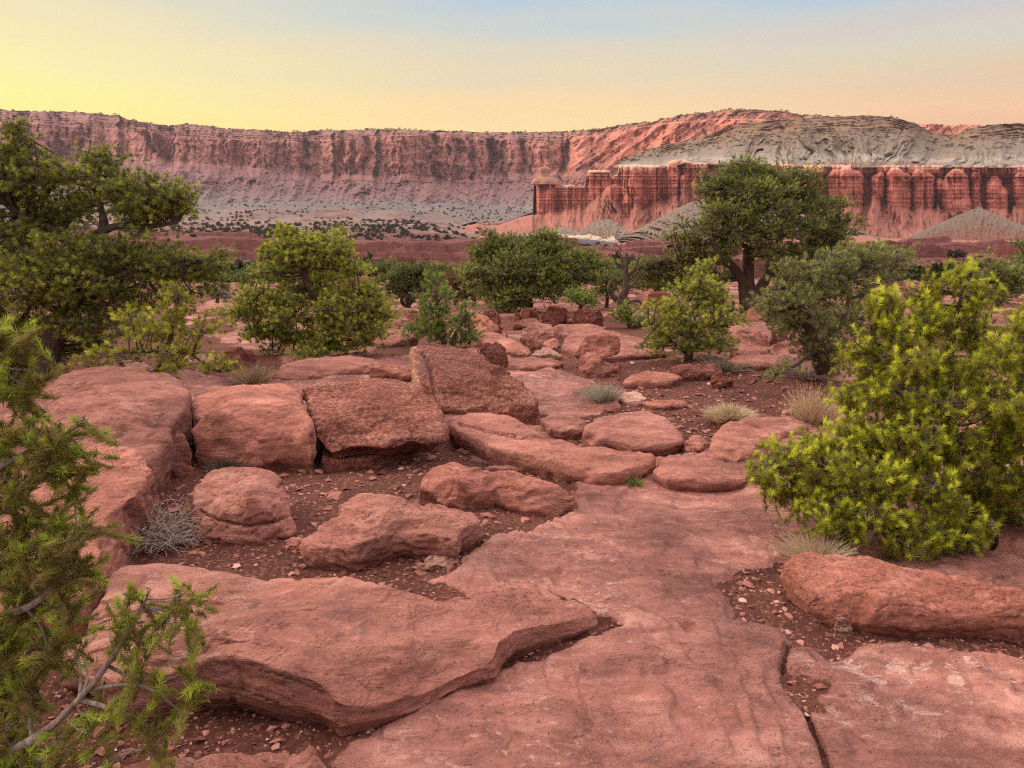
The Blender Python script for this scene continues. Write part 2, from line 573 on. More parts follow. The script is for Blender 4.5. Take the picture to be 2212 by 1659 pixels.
def make_bark(name, lo, hi):
    m, k, b = new_mat(name)
    pos = k.n('ShaderNodeNewGeometry').outputs['Position']
    s = k.noise(k.mapping(pos, (1, 1, 0.22)), 42, 5, 0.7, 0.4)
    k.set(b.inputs['Base Color'], k.ramp(s, [(0.3, lo), (0.7, hi)]))
    k.set(b.inputs['Normal'], k.bump(s, 1.0, 0.03))
    return m


M_BARK = make_bark('dark_bark', (0.040, 0.024, 0.018, 1), (0.17, 0.115, 0.09, 1))
M_TWIG = make_bark('grey_twig_bark', (0.13, 0.095, 0.08, 1), (0.40, 0.33, 0.285, 1))


# ------------------------------------------------------------------ near ground
def W2(pts, h=0.0):
    return np.array([hit(x, y, h)[:2] for x, y in pts])


DIRT = [
    # basin between the boulders and the big slab
    W2([(225, 1270), (330, 1010), (420, 985), (560, 1000), (700, 968), (960, 925), (1050, 975), (1180, 1010), (1245, 1040), (1250, 1095), (1130, 1150), (1040, 1195),
        (985, 1225), (930, 1255), (1000, 1290), (900, 1330), (640, 1300), (300, 1300)]),
    # open red soil right of the middle
    W2([(1130, 880), (1185, 930), (1240, 965), (1320, 960), (1440, 990), (1480, 975), (1535, 960), (1625, 895), (1730, 900), (1900, 880), (1850, 815), (1700, 800), (1600, 790),
        (1440, 770), (1345, 752), (1230, 748), (1120, 762), (1150, 790), (1245, 800), (1330, 845), (1335, 885), (1280, 892), (1200, 895)]),
    # gravel pocket by the long right boulder
    W2([(1555, 1262), (1593, 1225), (1689, 1208), (1780, 1280), (2300, 1330), (2350, 1450), (2212, 1425), (2100, 1400), (1964, 1392), (1890, 1400), (1849, 1428), (1790, 1427),
        (1749, 1402), (1702, 1400), (1689, 1369), (1663, 1355), (1600, 1340), (1560, 1310)]),
    W2([(1693, 1438), (1700, 1452), (1740, 1462), (1786, 1470), (1770, 1482), (1749, 1485), (1752, 1505), (1768, 1522), (1742, 1532), (1712, 1500), (1695, 1470)]),
    # hollow in front of the big slab
    W2([(100, 1430), (280, 1470), (450, 1500), (720, 1500), (880, 1470), (1050, 1400), (1110, 1350), (1290, 1325), (1338, 1352), (1110, 1420), (1010, 1465), (930, 1510), (830, 1550),
        (755, 1590), (722, 1640), (740, 1720), (100, 1760), (-200, 1700), (-200, 1450)]),
    # soil behind the left boulders
    W2([(-200, 800), (150, 770), (400, 790), (520, 830), (640, 800), (600, 770), (480, 730), (300, 700), (-200, 700)]),
]
CRACKS = [(W2([(1702, 1396), (1697, 1420), (1690, 1445)]), .008, .03), (W2([(1742, 1528), (1750, 1550), (1757, 1566), (1768, 1592), (1779, 1618), (1797, 1659), (1830, 1720)]), .011, .035),
          (W2([(300, 1290), (380, 1300), (470, 1300)]), .01, .03)]


def ground(x, y):
    """height and dirt amount of the near ground"""
    x = np.asarray(x, float).ravel()
    y = np.asarray(y, float).ravel()
    P = xyz(x, y, 0.0)
    g = base_g(y)
    r = np.hypot(x, y)
    near = r < 16
    dirt = np.zeros(len(x))
    n1 = fbm(P * 2.3 + 5, 5) * 0.16 + fbm(P * 11 + 3, 3) * 0.03
    sd = np.full(len(x), -9.0)
    if near.any():
        xy = np.stack([x[near], y[near]], -1)
        s = np.full(len(xy), -9.0)
        for p in DIRT:
            s = np.maximum(s, poly_sd(xy, p))
        sd[near] = s
    sdn = sd + n1 * np.clip(r / 5, .35, 1.5)
    d_near = sstep(-.05, .07, sdn)
    far = fbm(P * np.array([.55, .55, 1]) + 31, 4)
    d_far = sstep(-.12, .12, far + 0.05)
    wf = sstep(8.5, 12, y)
    dirt = d_near * (1 - wf) + np.maximum(d_near, d_far) * wf
    # bedrock: swells, thin flaking sheets, ripples
    swell = fbm(P * .42 + 9, 3) * .075 * sstep(1.0, 6.0, r) + fbm(P * 1.3 + 2, 3) * .022
    lay = fbm(P * np.array([1.1, .8, 1]) + 40, 5) * .05 + fbm(P * np.array([4.2, 2.2, 1]) + 14, 4) * .012
    st = .016
    q = lay / st
    fq = np.floor(q)
    lay_t = (fq + sstep(.35, .65, q - fq)) * st
    step = lay_t * .9
    lay2 = fbm(P * np.array([2.6, 1.7, 1]) + 140, 5) * .03
    q2 = lay2 / .009
    step = step + (np.floor(q2) + sstep(.40, .60, q2 - np.floor(q2))) * .009 * sstep(-.1, .25, fbm(P * .7 + 150, 3))
    rip = fbm(P @ np.array([[.8, .6, 0], [-.6, .8, 0], [0, 0, 1]], np.float32) * np.array([5, 13, 1]), 4) * .0065
    pits = -np.clip(fbm(P * 7.5 + 80, 3) - .42, 0, .5) * .05
    rock = swell + step + rip + pits
    dz = swell * .8 - .035 + fbm(P * 5 + 60, 4) * .012 + fbm(P * 26, 3) * .005
    z = g + rock * (1 - dirt) + dz * dirt
    if near.any():
        xy = np.stack([x[near], y[near]], -1)
        wob = n1[near] * .12
        for pl, w, dep in CRACKS:
            d = line_d(xy + wob[:, None], pl)
            z[near] -= dep * (1 - sstep(w * .6, w * 1.6, d))
            dirt[near] = np.maximum(dirt[near], .9 * (1 - sstep(w * .7, w * 1.5, d)))
    # small ledges further off
    lf = fbm(P * .16 + 70, 4)
    z = z + sstep(11, 16, y) * (np.floor(lf * 5) + sstep(.3, .7, lf * 5 - np.floor(lf * 5))) * .05 * (1 - sstep(60, 72, y))
    return z, dirt


def build_ground():
    nr, nc = 980, 900
    r = np.exp(np.linspace(math.log(1.6), math.log(80), nr))
    a = np.radians(np.linspace(-47, 47, nc))
    R, A = np.meshgrid(r, a, indexing='ij')
    X, Y = (R * np.sin(A)).ravel(), (R * np.cos(A) - 2.0).ravel()
    z, dirt = ground(X, Y)
    z -= sstep(66, 78, Y) * 1.5
    me = new_mesh('ground', xyz(X, Y, z), grid_faces(nr, nc)[:, ::-1], {'dirt': dirt})
    tag(link('ground', me, make_ground_mat()), 'pinkish slickrock sheets and red soil in the foreground', kind='structure')


build_ground()


# ------------------------------------------------------------------ far land
def PL(x, pts):
    p = np.array(pts, float)
    return np.interp(x, p[:, 0], p[:, 1])


def ribbon(name, xs, levels, dmod=None, zone=None, ymod=None):
    """levels: (y(x) array, D(x) array or number, rows up to the next level, zone value), listed from the back/top to the front/bottom"""
    ys, ds, zs = [], [], []
    for (y0, d0, n, z0), (y1, d1, _, z1) in zip(levels[:-1], levels[1:]):
        for t in np.linspace(0, 1, n, endpoint=False):
            ys.append(y0 + (y1 - y0) * t)
            ds.append(d0 + (d1 - d0) * t + 0 * xs)
            zs.append(z0 + (z1 - z0) * t + 0 * xs)
    y1, d1, _, z1 = levels[-1]
    ys.append(y1 + 0 * xs)
    ds.append(d1 + 0 * xs)
    zs.append(z1 + 0 * xs)
    Y, D, Z = np.array(ys), np.array(ds), np.array(zs)
    X = np.broadcast_to(xs, Y.shape)
    if ymod is not None:
        Y = Y + ymod(X, Y, Z)
    if dmod is not None:
        D = D + dmod(X, Y, Z)
    P = at(X, Y, D)
    nr, nc = Y.shape
    return new_mesh(name, P.reshape(-1, 3), grid_faces(nr, nc)[:, ::-1], {'zone': Z.ravel()})


def F(X, Y, sx, sy, octs=4, seed=0.0, gain=.5):
    return fbm(xyz(X / sx, Y / sy, seed), octs, gain).reshape(np.shape(X))


def RG(X, Y, sx, sy, octs=4, seed=0.0, gain=.5):
    return ridge(xyz(X / sx, Y / sy, seed), octs, gain).reshape(np.shape(X))


SKY = [(-700, 236), (-300, 234), (0, 237), (100, 240), (180, 243), (258, 248), (272, 258), (340, 268), (380, 270), (400, 266), (430, 270), (470, 275), (560, 281), (650, 285), (690, 281),
       (800, 279), (850, 279), (900, 281), (1000, 284), (1100, 286), (1200, 284), (1290, 279), (1350, 268), (1400, 263), (1440, 255), (1480, 246), (1540, 241), (1580, 236),
       (1650, 238), (1700, 241), (1730, 248), (1800, 252), (1900, 262), (2000, 274), (2040, 272), (2100, 276), (2212, 283), (2500, 280), (3000, 270)]
CLB = [(-700, 300), (0, 302), (100, 335), (170, 345), (240, 330), (310, 345), (400, 352), (500, 355), (600, 362), (660, 372), (760, 375), (850, 378), (960, 386), (1040, 388), (1060, 372), (1100, 375),
       (1200, 372), (1260, 368), (1350, 360), (1600, 355), (3000, 355)]          # foot of the cliff
KAY = [(-700, 262), (0, 266), (100, 268), (260, 282), (330, 295), (400, 298), (560, 304), (660, 306), (760, 300), (860, 294), (960, 290), (1040, 303), (1100, 300), (1160, 312), (1220, 316), (1236, 300),
       (1290, 293), (1350, 282), (1450, 266), (1580, 258), (1700, 262), (3000, 290)]   # foot of the ledgy upper band


def build_cliff():
    xs = np.arange(-520, 2560, 1.6)
    sky = PL(xs, SKY) + F(xs, 0 * xs, 22, 1, 4, 3.3) * 2.2 + np.clip(F(xs, 0 * xs, 9, 1, 2, 8.1) - .25, 0, 1) * 6
    kay = PL(xs, KAY) + F(xs, 0 * xs, 40, 1, 4, 5.1) * 4
    clb = PL(xs, CLB) + F(xs, 0 * xs, 45, 1, 4, 6.1) * 9
    tal = PL(xs, [(-700, 440), (0, 440), (380, 432), (600, 440), (800, 450), (1000, 452), (1150, 448), (1400, 450), (3000, 450)])
    L = [(sky + 22, 3350, 6, 0.0), (sky, 2780, 34, 0.0), (kay, 2680, 60, .25), (clb, 2630, 70, .5), (tal, 2220, 8, .8), (tal + 20, 2120, 0, .9)]

    def dm(X, Y, Z):
        big = F(X, Y, 190, 900, 3, 1.7) * 190 + F(X, Y * .4, 70, 400, 3, 4.7) * 95
        w_c = sstep(.0, .12, Z) * (1 - sstep(.5, .72, Z))
        slick = sstep(1215, 1250, X)
        Xw = X + F(X, Y, 60, 45, 3, 3) * 12
        flut = (RG(Xw, Y, 52, 300, 3, 2.2, .6) - .55) * -110 * (1 - .45 * slick)
        joints = F(Xw, Y, 11, 90, 4, 7.7, .6) * 20 * (1 - .5 * slick)
        blocks = F(X, Y, 16, 12, 4, 12.1) * 14
        dia = F(X + (Y - 300) * 1.1, Y, 34, 60, 4, 14.2) * 60 * slick
        # ledges of the upper band: benches that step back going up
        t = np.clip(Z / .25, 0, 1)
        q = t * 5 + F(X, Y, 120, 40, 3, 9.2) * 1.2
        led = (q - np.floor(q) - sstep(.55, .98, q - np.floor(q))) * 14 * sstep(0, .03, Z) * (1 - sstep(.22, .28, Z))
        Yw = Y + F(X, Y, 12, 18, 3, 40.) * 6
        gul = sum(a * np.exp(-((Xw - c - (Yw - 330) * s_) / (w * (1.3 - .6 * np.clip((Y - 300) / 80, 0, 1)))) ** 2) for c, w, a, s_ in [(656, 13, 70, -.15), (1062, 9, 110, .05), (1224, 8, 80, -.25), (1128, 8, 50, .1), (790, 8, 55, -.2),
                                                                                  (180, 8, 60, 0), (345, 18, 90, .55), (735, 6, 45, 0), (930, 8, 50, .1)])
        gul = gul * sstep(.15, .3, Z) * (1 - sstep(.44, .58, Z))
        slope = slick * sstep(.2, .5, Z) * -110
        tn = (F(X, Y, 60, 60, 4, 21.3) * 60 + RG(X + (Y - 400) * .3, Y, 46, 110, 4, 19.0) * -90) * sstep(.48, .62, Z) + F(X, Y, 7, 5, 4, 23.3, .7) * 12 * sstep(.48, .6, Z)
        cw = X + F(X, Y, 40, 26, 3, 61.) * 9
        colm = (cells(cw, 31, 1.3) * 34 + cells(cw + F(X, Y, 9, 30, 2, 62.) * 2, 13, 2.1) * 17 + cells(cw, 5.5, 3.7) * 7) * (1 - .55 * slick)
        hb = cells(Y + F(X, Y, 50, 30, 3, 63.) * 9, 11, 4.4) * 7
        return big * (1 - .6 * sstep(.6, .8, Z)) + (flut * .5 + joints * .4 + blocks * .5 + dia + colm * 1.25 + hb) * w_c + led + gul + slope * w_c + tn
    me = ribbon('cliff', xs, L, dm)
    Z = np.empty(len(me.vertices), np.float32)
    me.attributes['zone'].data.foreach_get('value', Z)
    # right of the middle the wall is smoother and more orange
    nr = len(Z) // len(xs)
    X = np.broadcast_to(xs, (nr, len(xs))).ravel()
    og = me.attributes.new('warm', 'FLOAT', 'POINT')
    og.data.foreach_set('value', (sstep(1100, 1350, X) * .9 + .1 * sstep(100, 300, X)).astype(np.float32))
    m = make_far_mat('cliff_rock', [(0.0, (0.19, 0.115, 0.085, 1)), (0.05, (0.26, 0.125, 0.105, 1)), (0.20, (0.27, 0.125, 0.112, 1)), (0.27, (0.40, 0.178, 0.148, 1)), (0.40, (0.42, 0.188, 0.156, 1)),
                                  (0.49, (0.35, 0.16, 0.14, 1)), (0.54, (0.215, 0.105, 0.105, 1)), (0.68, (0.165, 0.088, 0.094, 1)), (0.76, (0.165, 0.12, 0.124, 1)), (0.84, (0.20, 0.18, 0.173, 1))],
                     nscale=.006, namp=.14, strata=.10, sscale=.10, streak=.16, stscale=.02, bump=8, spot=(.05, .55, (0.055, 0.062, 0.04, 1)), fine=.035, var=.4)
    k = NT(m.node_tree)
    b = [n for n in m.node_tree.nodes if n.type == 'BSDF_PRINCIPLED'][0]
    src = b.inputs['Base Color'].links[0].from_socket
    c = k.mix(k.math('MULTIPLY', k.attr('warm'), 1.0), src, k.mix(1.0, src, (1.36, 1.14, 0.90, 1), 'MULTIPLY'))
    k.set(b.inputs['Base Color'], c)
    tag(link('cliff', me, m), 'long red sandstone cliff with vertical cracks below the horizon', kind='structure')


build_cliff()


def build_mesa():
    xs = np.arange(925, 2560, 1.1)
    top = PL(xs, [(925, 507), (939, 504), (985, 490), (1025, 478), (1050, 486), (1077, 485), (1129, 466), (1151, 459), (1153.5, 401), (1157, 390), (1198, 391), (1205, 399), (1262, 400), (1266, 378), (1272, 368),
                  (1315, 368), (1322, 380), (1333, 378), (1338, 357), (1371, 355), (1440, 359), (1447, 346), (1480, 346), (1500, 352), (1560, 350), (1740, 356), (2212, 358), (2600, 358)])
    bot = PL(xs, [(925, 508), (1025, 484), (1129, 468), (1153, 463), (1230, 452), (1270, 450), (1303, 420), (1345, 455), (1390, 452), (1428, 435), (1481, 414), (1560, 420), (1740, 430), (1787, 442), (1864, 444),
                  (1880, 432), (1912, 440), (1964, 452), (2018, 450), (2034, 456), (2100, 454), (2131, 448), (2175, 452), (2300, 448), (2600, 450)])
    bot = np.maximum(bot, top + 1)
    top = top + F(xs, 0 * xs, 8, 1, 3, 2.0) * 2.2 * sstep(1150, 1160, xs)
    bot = bot + F(xs, 0 * xs, 14, 1, 3, 5.0) * 3 * sstep(1150, 1170, xs)
    for c_, y_, w_ in [(1303, 414, 40), (1372, 436, 22), (1428, 428, 44), (1500, 408, 40), (1886, 420, 26), (1990, 440, 20), (2026, 436, 18), (2118, 432, 22), (2190, 440, 22), (1250, 440, 22)]:
        bot = np.minimum(bot, y_ + np.abs(xs - c_) / w_ * 34)
    bot = np.maximum(bot, top + 1)
    con = PL(xs, [(925, 512), (1150, 508), (1330, 512), (1560, 520), (1760, 522), (2212, 522), (2600, 522)])
    con = np.maximum(con, bot + 2)
    wl = sstep(1149, 1156, xs)
    dw = 1230 + (1 - wl) * -60
    L = [(top + 1, dw + 330, 4, -.1), (top, dw + 4, 90, 0.0), (bot, dw - 14, 60, .5), (con, dw - 210, 4, 1.0), (con + 14, dw - 250, 0, 1.1)]
    BUT = [(1748, 14, 356, 400, 34), (1766, 12, 358, 402, 30), (1806, 20, 366, 444, 60), (1828, 19, 360, 446, 66), (1849, 17, 368, 444, 58), (1893, 12, 376, 436, 50), (1902, 10, 372, 410, 44),
           (1935, 22, 362, 452, 66), (1956, 16, 374, 450, 56), (1985, 16, 366, 450, 56), (2006, 14, 374, 452, 50), (2030, 10, 384, 412, 30), (2050, 18, 382, 454, 58), (2066, 30, 365, 420, 56), (2074, 27, 410, 455, 66),
           (2108, 12, 372, 440, 30), (2148, 18, 380, 452, 58), (2165, 14, 402, 452, 54), (2205, 18, 372, 450, 50), (2260, 26, 362, 452, 60), (2330, 30, 364, 452, 60),
           (1330, 34, 398, 458, 36), (1352, 16, 420, 460, 46), (1453, 12, 346, 440, 40), (1474, 6, 378, 424, 44), (1500, 8, 390, 424, 40), (1372, 16, 356, 440, 24), (1180, 24, 399, 462, 10)]

    def dm(X, Y, Z):
        w = sstep(-.02, .02, Z) * (1 - sstep(.47, .56, Z))
        Xw = X + F(X, Y, 30, 14, 3, 1.0) * 1.6
        right = sstep(1725, 1760, X)
        flut = RG(Xw, Y, 37, 420, 4, 2.2, .5) * -26 * (1 - .7 * right) + F(Xw, Y, 5.5, 150, 3, 6.2) * 7 + (cells(Xw + F(X, Y, 12, 40, 2, 71.) * 2, 26, 5.2) * 20 + cells(Xw, 10, 6.3) * 8) * (1 - .7 * right) + F(X, Y, 26, 60, 3, 72.) * 12
        bed = F(X * .15, Y, 90, 4.2, 3, 8.8) * 2.4
        b = np.zeros(X.shape)
        for c, hw, y0, y1, f in BUT:
            yy = np.clip((Y - y0) / (hw * 1.15), 0, 1)
            hwy = hw * np.sqrt(1 - (1 - yy) ** 2) + 1e-3
            hwy = hwy * (1 + .10 * np.sin((Y + c) * .55) * .3)
            u = np.clip(np.abs(Xw - c) / hwy, 0, 1)
            s = np.where(Y > y0, f * np.sqrt(1 - u ** 2.6) * (.55 + .45 * yy), 0)
            b = np.maximum(b, s * (1 - sstep(y1 + 8, y1 + 50, Y)))
        back = 20 * sstep(1730, 1760, X) * sstep(.08, .2, Z)
        t = np.clip((Z - .5) * 2, 0, 1)
        wall = (flut * .8 + bed + back - b * .85) * np.where(Z <= .5, sstep(-.02, .02, Z), (1 - t) ** 2.2)
        tip = (1 - sstep(1152, 1162, X)) * 60 * w
        rills = (RG(X + F(X, Y, 40, 30, 2, 4) * 10, Y * .6, 44, 200, 4, 14.0, .6) - .5) * -150 * (t * (1.25 - t)) * 1.6 + F(X, Y, 6, 22, 3, 15.0) * 8 * sstep(.5, .6, Z)
        return wall + rills * (Z > .5) + tip
    me = ribbon('mesa', xs, L, dm)
    m = make_far_mat('mesa_rock', [(-0.0, (0.651, 0.392, 0.288, 1)), (0.035, (0.620, 0.336, 0.240, 1)), (0.07, (0.395, 0.128, 0.093, 1)), (0.3, (0.442, 0.144, 0.101, 1)), (0.48, (0.388, 0.125, 0.093, 1)),
                                   (0.52, (0.30, 0.112, 0.082, 1)), (0.8, (0.30, 0.122, 0.094, 1)), (1.0, (0.28, 0.115, 0.09, 1))],
                     nscale=.02, namp=.05, strata=.30, sscale=.20, streak=.10, stscale=.04, bump=2.5, fine=.1, var=.2)
    tag(link('mesa', me, m), 'red fluted mesa wall above eroded red cones', kind='structure')

    # grey slopes lying on the mesa
    xs = np.arange(1325, 2560, 1.4)
    hs = PL(xs, [(1325, 357), (1350, 342), (1400, 322), (1443, 312), (1500, 299), (1544, 286), (1592, 267), (1640, 262), (1686, 259), (1756, 254), (1830, 251), (1877, 249), (1929, 253), (1974, 265), (1995, 276), (2033, 292),
                 (2060, 290), (2103, 275), (2137, 270), (2170, 267), (2200, 266), (2260, 268), (2400, 275), (2600, 270)])
    hs = hs + F(xs, 0 * xs, 16, 1, 4, 1.0) * 1.6
    hb = PL(xs, [(1325, 359), (1440, 361), (1480, 349), (1560, 353), (1740, 358), (2600, 360)])
    hs = np.minimum(hs, hb - .5)
    L = [(hs + 3, 2050, 3, -.05), (hs, 1650, 26, 0), (hs + np.minimum(26, (hb - hs) * .3), 1580, 100, .15), (hb, 1250, 3, 1.0), (hb + 3, 1238, 0, 1.05)]

    def dm2(X, Y, Z):
        t = np.clip(Z, 0, 1)
        g = RG(X + F(X, Y, 50, 40, 3, 6.0) * 26 + (Y - 300) * .5 * np.sign(np.sin(X / 75.)), Y * .8, 84, 420, 5, 3.0, .55)
        q = Z / .15 * 3 + F(X, Y, 90, 30, 3, 2.0) * 1.4
        up = (q - np.floor(q) - sstep(.6, .95, q - np.floor(q))) * 20 * sstep(0, .02, Z) * (1 - sstep(.2, .32, Z))
        q2 = Z * 9 + F(X, Y, 70, 40, 3, 22.0) * 2.2
        shelf = (q2 - np.floor(q2) - sstep(.5, .95, q2 - np.floor(q2))) * 12 * sstep(.2, .3, Z) * np.clip(F(X, Y, 120, 60, 2, 25.) + .25, 0, 1)
        return (-330 * (g - .5) * t * (1.15 - t) * 1.6 + F(X, Y, 8, 16, 4, 7.0) * 11 * t + up + shelf) * sstep(-.01, .02, Z) + F(X, Y, 160, 200, 3, 11.0) * 130 * (1 - t)
    me = ribbon('grey_hill', xs, L, dm2)
    m = make_far_mat('grey_badland', [(0.0, (0.167, 0.100, 0.066, 1)), (0.10, (0.217, 0.134, 0.076, 1)), (0.16, (0.181, 0.121, 0.083, 1)), (0.40, (0.185, 0.137, 0.099, 1)), (0.60, (0.204, 0.156, 0.117, 1)),
                                      (0.74, (0.239, 0.199, 0.156, 1)), (0.86, (0.307, 0.276, 0.228, 1)), (0.95, (0.244, 0.181, 0.136, 1)), (1.0, (0.262, 0.156, 0.116, 1))],
                     nscale=.009, namp=.75, strata=.12, sscale=.12, bump=6, spot=(.045, .6, (0.07, 0.068, 0.045, 1)), fine=.04, var=.4)
    tag(link('grey_hill', me, m), 'grey green shale slope lying on the red mesa', kind='structure')


build_mesa()


def build_hills():
    grey = make_far_mat('shale_hill', [(0.0, (0.165, 0.117, 0.090, 1)), (0.30, (0.142, 0.096, 0.070, 1)), (0.60, (0.165, 0.075, 0.052, 1)), (1.0, (0.178, 0.060, 0.041, 1))], nscale=.03, namp=.5, strata=.18, sscale=.3, bump=3, spot=(.1, .5, (0.12, 0.10, 0.07, 1)), fine=.12, var=.3)
    tan = make_far_mat('tan_hill', [(0.0, (0.203, 0.152, 0.119, 1)), (0.7, (0.187, 0.137, 0.104, 1)), (1.0, (0.195, 0.104, 0.076, 1))], nscale=.03, namp=.6, strata=.1, sscale=.3, bump=3, spot=(.1, .55, (0.11, 0.09, 0.06, 1)), fine=.12, var=.3)
    pale = make_far_mat('road_cut', [(0.0, (0.55, 0.43, 0.32, 1)), (1.0, (0.46, 0.33, 0.25, 1))], nscale=.05, namp=.4, bump=1.5, fine=.2, var=.2)
    red = make_far_mat('red_knoll', [(0.0, (0.33, 0.13, 0.095, 1)), (1.0, (0.29, 0.11, 0.085, 1))], nscale=.03, namp=.4, strata=.25, sscale=.4, bump=3, fine=.15, var=.3)

    def hill(name, label, pts, yb, D1, D0, mat, rill=30, sx=24, seed=1.0, zpow=1.0):
        x0, x1 = pts[0][0], pts[-1][0]
        xs = np.arange(x0, x1 + .5, 1.0)
        top = PL(xs, pts) + F(xs, 0 * xs, 12, 1, 3, seed) * 1.2
        bo = PL(xs, yb)
        top = np.minimum(top, bo - .3)
        hgt = (bo - top) / max(1, (bo - top).max())
        Dt = D0 + (D1 - D0) * hgt ** .8
        L = [(top + 2, Dt + (D1 - D0) * .8, 3, 0), (top, Dt, 50, 0.0), (bo, D0, 3, 1.0), (bo + 8, D0 - 20, 0, 1.0)]

        def dm(X, Y, Z):
            return (-(RG(X + (X - (x0 + x1) / 2) * .4 * Z + F(X, Y, 30, 30, 2, seed) * 6, Y, sx, 160, 3, seed) - .5) * rill * Z * (1.1 - Z) * 3 + F(X, Y, 5, 5, 3, seed) * 5) * (Z > 0)
        tag(link(name, ribbon(name, xs, L, dm), mat), label, kind='structure')
    hill('pyramid_hill', 'pointed grey and red shale hill before the mesa', [(1925, 523), (1955, 516), (2010, 490), (2065, 467), (2088, 458), (2113, 447), (2140, 458), (2212, 488), (2260, 505), (2300, 520)],
         [(1925, 524), (2300, 526)], 1010, 800, grey, 26, 40, 3.0)
    hill('striped_slope', 'grey striped slope running down from the mesa', [(1318, 524), (1340, 512), (1400, 484), (1440, 462), (1481, 441), (1530, 425), (1600, 418), (1700, 440), (1800, 480), (1900, 512)],
         [(1318, 526), (1900, 524)], 1020, 830, tan, 36, 34, 5.0)
    hill('grey_knoll', 'grey rounded knoll at the foot of the mesa', [(1226, 520), (1250, 500), (1275, 484), (1295, 475), (1315, 474), (1335, 482), (1350, 497), (1370, 508), (1400, 519)], [(1226, 521), (1400, 523)], 960, 850, tan, 18, 18, 7.0)
    hill('tan_knoll', 'low tan knoll beside the pale road cut', [(1120, 509), (1160, 500), (1200, 492), (1222, 489), (1240, 497), (1262, 511)], [(1120, 511), (1262, 514)], 940, 860, tan, 12, 14, 9.0)
    hill('road_cut_bank', 'pale sandy bank beside the road', [(1120, 512), (1150, 502), (1165, 505), (1185, 508), (1200, 501), (1215, 506), (1240, 508), (1275, 506), (1310, 516), (1322, 508), (1330, 518), (1340, 524)], [(1120, 513), (1220, 516), (1300, 523), (1340, 526)], 830, 800, pale, 4, 10, 11.0)
    hill('road_cut_bank', 'pale sandy bank at the foot of the striped slope', [(1395, 524), (1412, 518), (1432, 515), (1448, 520), (1460, 525), (1490, 524), (1530, 530)], [(1395, 526), (1460, 530), (1530, 533)], 780, 760, pale, 4, 10, 13.0)
    hill('red_knoll', 'low red knoll on the valley floor', [(1300, 533), (1350, 524), (1400, 520), (1450, 526), (1500, 534)], [(1300, 536), (1500, 537)], 700, 660, red, 8, 16, 15.0)
    hill('red_bench', 'smooth red bench under the pyramid hill', [(1690, 520), (1760, 509), (1850, 509), (1960, 517), (2050, 519), (2212, 520), (2400, 519)], [(1690, 530), (2400, 532)], 840, 700, red, 12, 30, 17.0)
    # the road: a thin grey strip
    pts = [(1095, 507), (1160, 509), (1230, 514), (1300, 521), (1345, 527), (1400, 529.5), (1470, 531.5), (1560, 534)]
    xs = np.arange(1095, 1560, 4.0)
    yy = PL(xs, pts)
    up, dn = at(xs, yy - 1.2, 756.), at(xs, yy + 1.3, 744.)
    dn2 = at(xs, yy + 12, 741.)
    n = len(xs)
    me = new_mesh('road', np.concatenate([up, dn, dn2]), grid_faces(3, n)[:, ::-1])
    m, k, b = new_mat('asphalt')
    b.inputs['Base Color'].default_value = (0.13, 0.115, 0.12, 1)
    tag(link('road', me, m), 'thin grey road across the valley', kind='structure')


build_hills()


def valley_z(x, y):
    P = xyz(x, y, 0.0)
    u = x / np.maximum(y, 1)
    wr = sstep(-.14, .02, u + fbm(P * .004 + 55, 3) * .05)
    g = base_g(y) * (1 - wr) + wr * np.interp(y, [0, 250, 420, 600, 1000, 1300, 1700, 2100, 2600], [0, -10.6, -10.4, -11.5, -14, -8, 30, 60, 90])
    near_ = y < 250
    g = np.where(near_, base_g(y), g)
    w1 = sstep(90, 200, y)
    led = fbm(P * np.array([.0045, .008, 1]) + 3, 8, .56)
    q = led * 3.2
    terr = (np.floor(q) + sstep(.44, .56, q - np.floor(q))) * 4.2 * w1 * (1 - sstep(520, 760, y))
    # a ledge that faces the viewer
    yl = 400 + fbm(P * np.array([.006, .0, 1]) + 8, 7, .55) * 70 + fbm(P * .05 + 2, 3) * 8 + fbm(P * .21 + 4, 3) * 3.4
    ledge = sstep(yl, yl + 5, y) * 4.6 - 4.6 * sstep(yl + 30, yl + 190, y)
    yl2 = 300 + fbm(P * np.array([.008, .0, 1]) + 18, 7, .55) * 50 + fbm(P * .06 + 5, 3) * 7 + fbm(P * .25 + 4, 3) * 2.6
    ledge += sstep(yl2, yl2 + 5, y) * 3.4 - 3.4 * sstep(yl2 + 20, yl2 + 90, y)
    ledge = ledge * sstep(-.25, .3, fbm(P * np.array([.009, .005, 1]) + 33, 4))
    rough = fbm(P * .03 + 7, 5) * 1.4 * sstep(75, 130, y)
    hills = (ridge(P * .0035 + 2, 4) - .45) * 26 * (1 - wr) * sstep(900, 1400, y) * (1 - .3 * sstep(2000, 2400, y))
    hills2 = fbm(P * .012 + 12, 4) * 5 * sstep(700, 1200, y)
    gul = (ridge(P * np.array([.022, .014, 1]) + 9, 5, .55) - .5) * 3.6 * sstep(90, 170, y) * (1 - sstep(620, 900, y))
    return g + terr + ledge + rough + hills + hills2 - gul


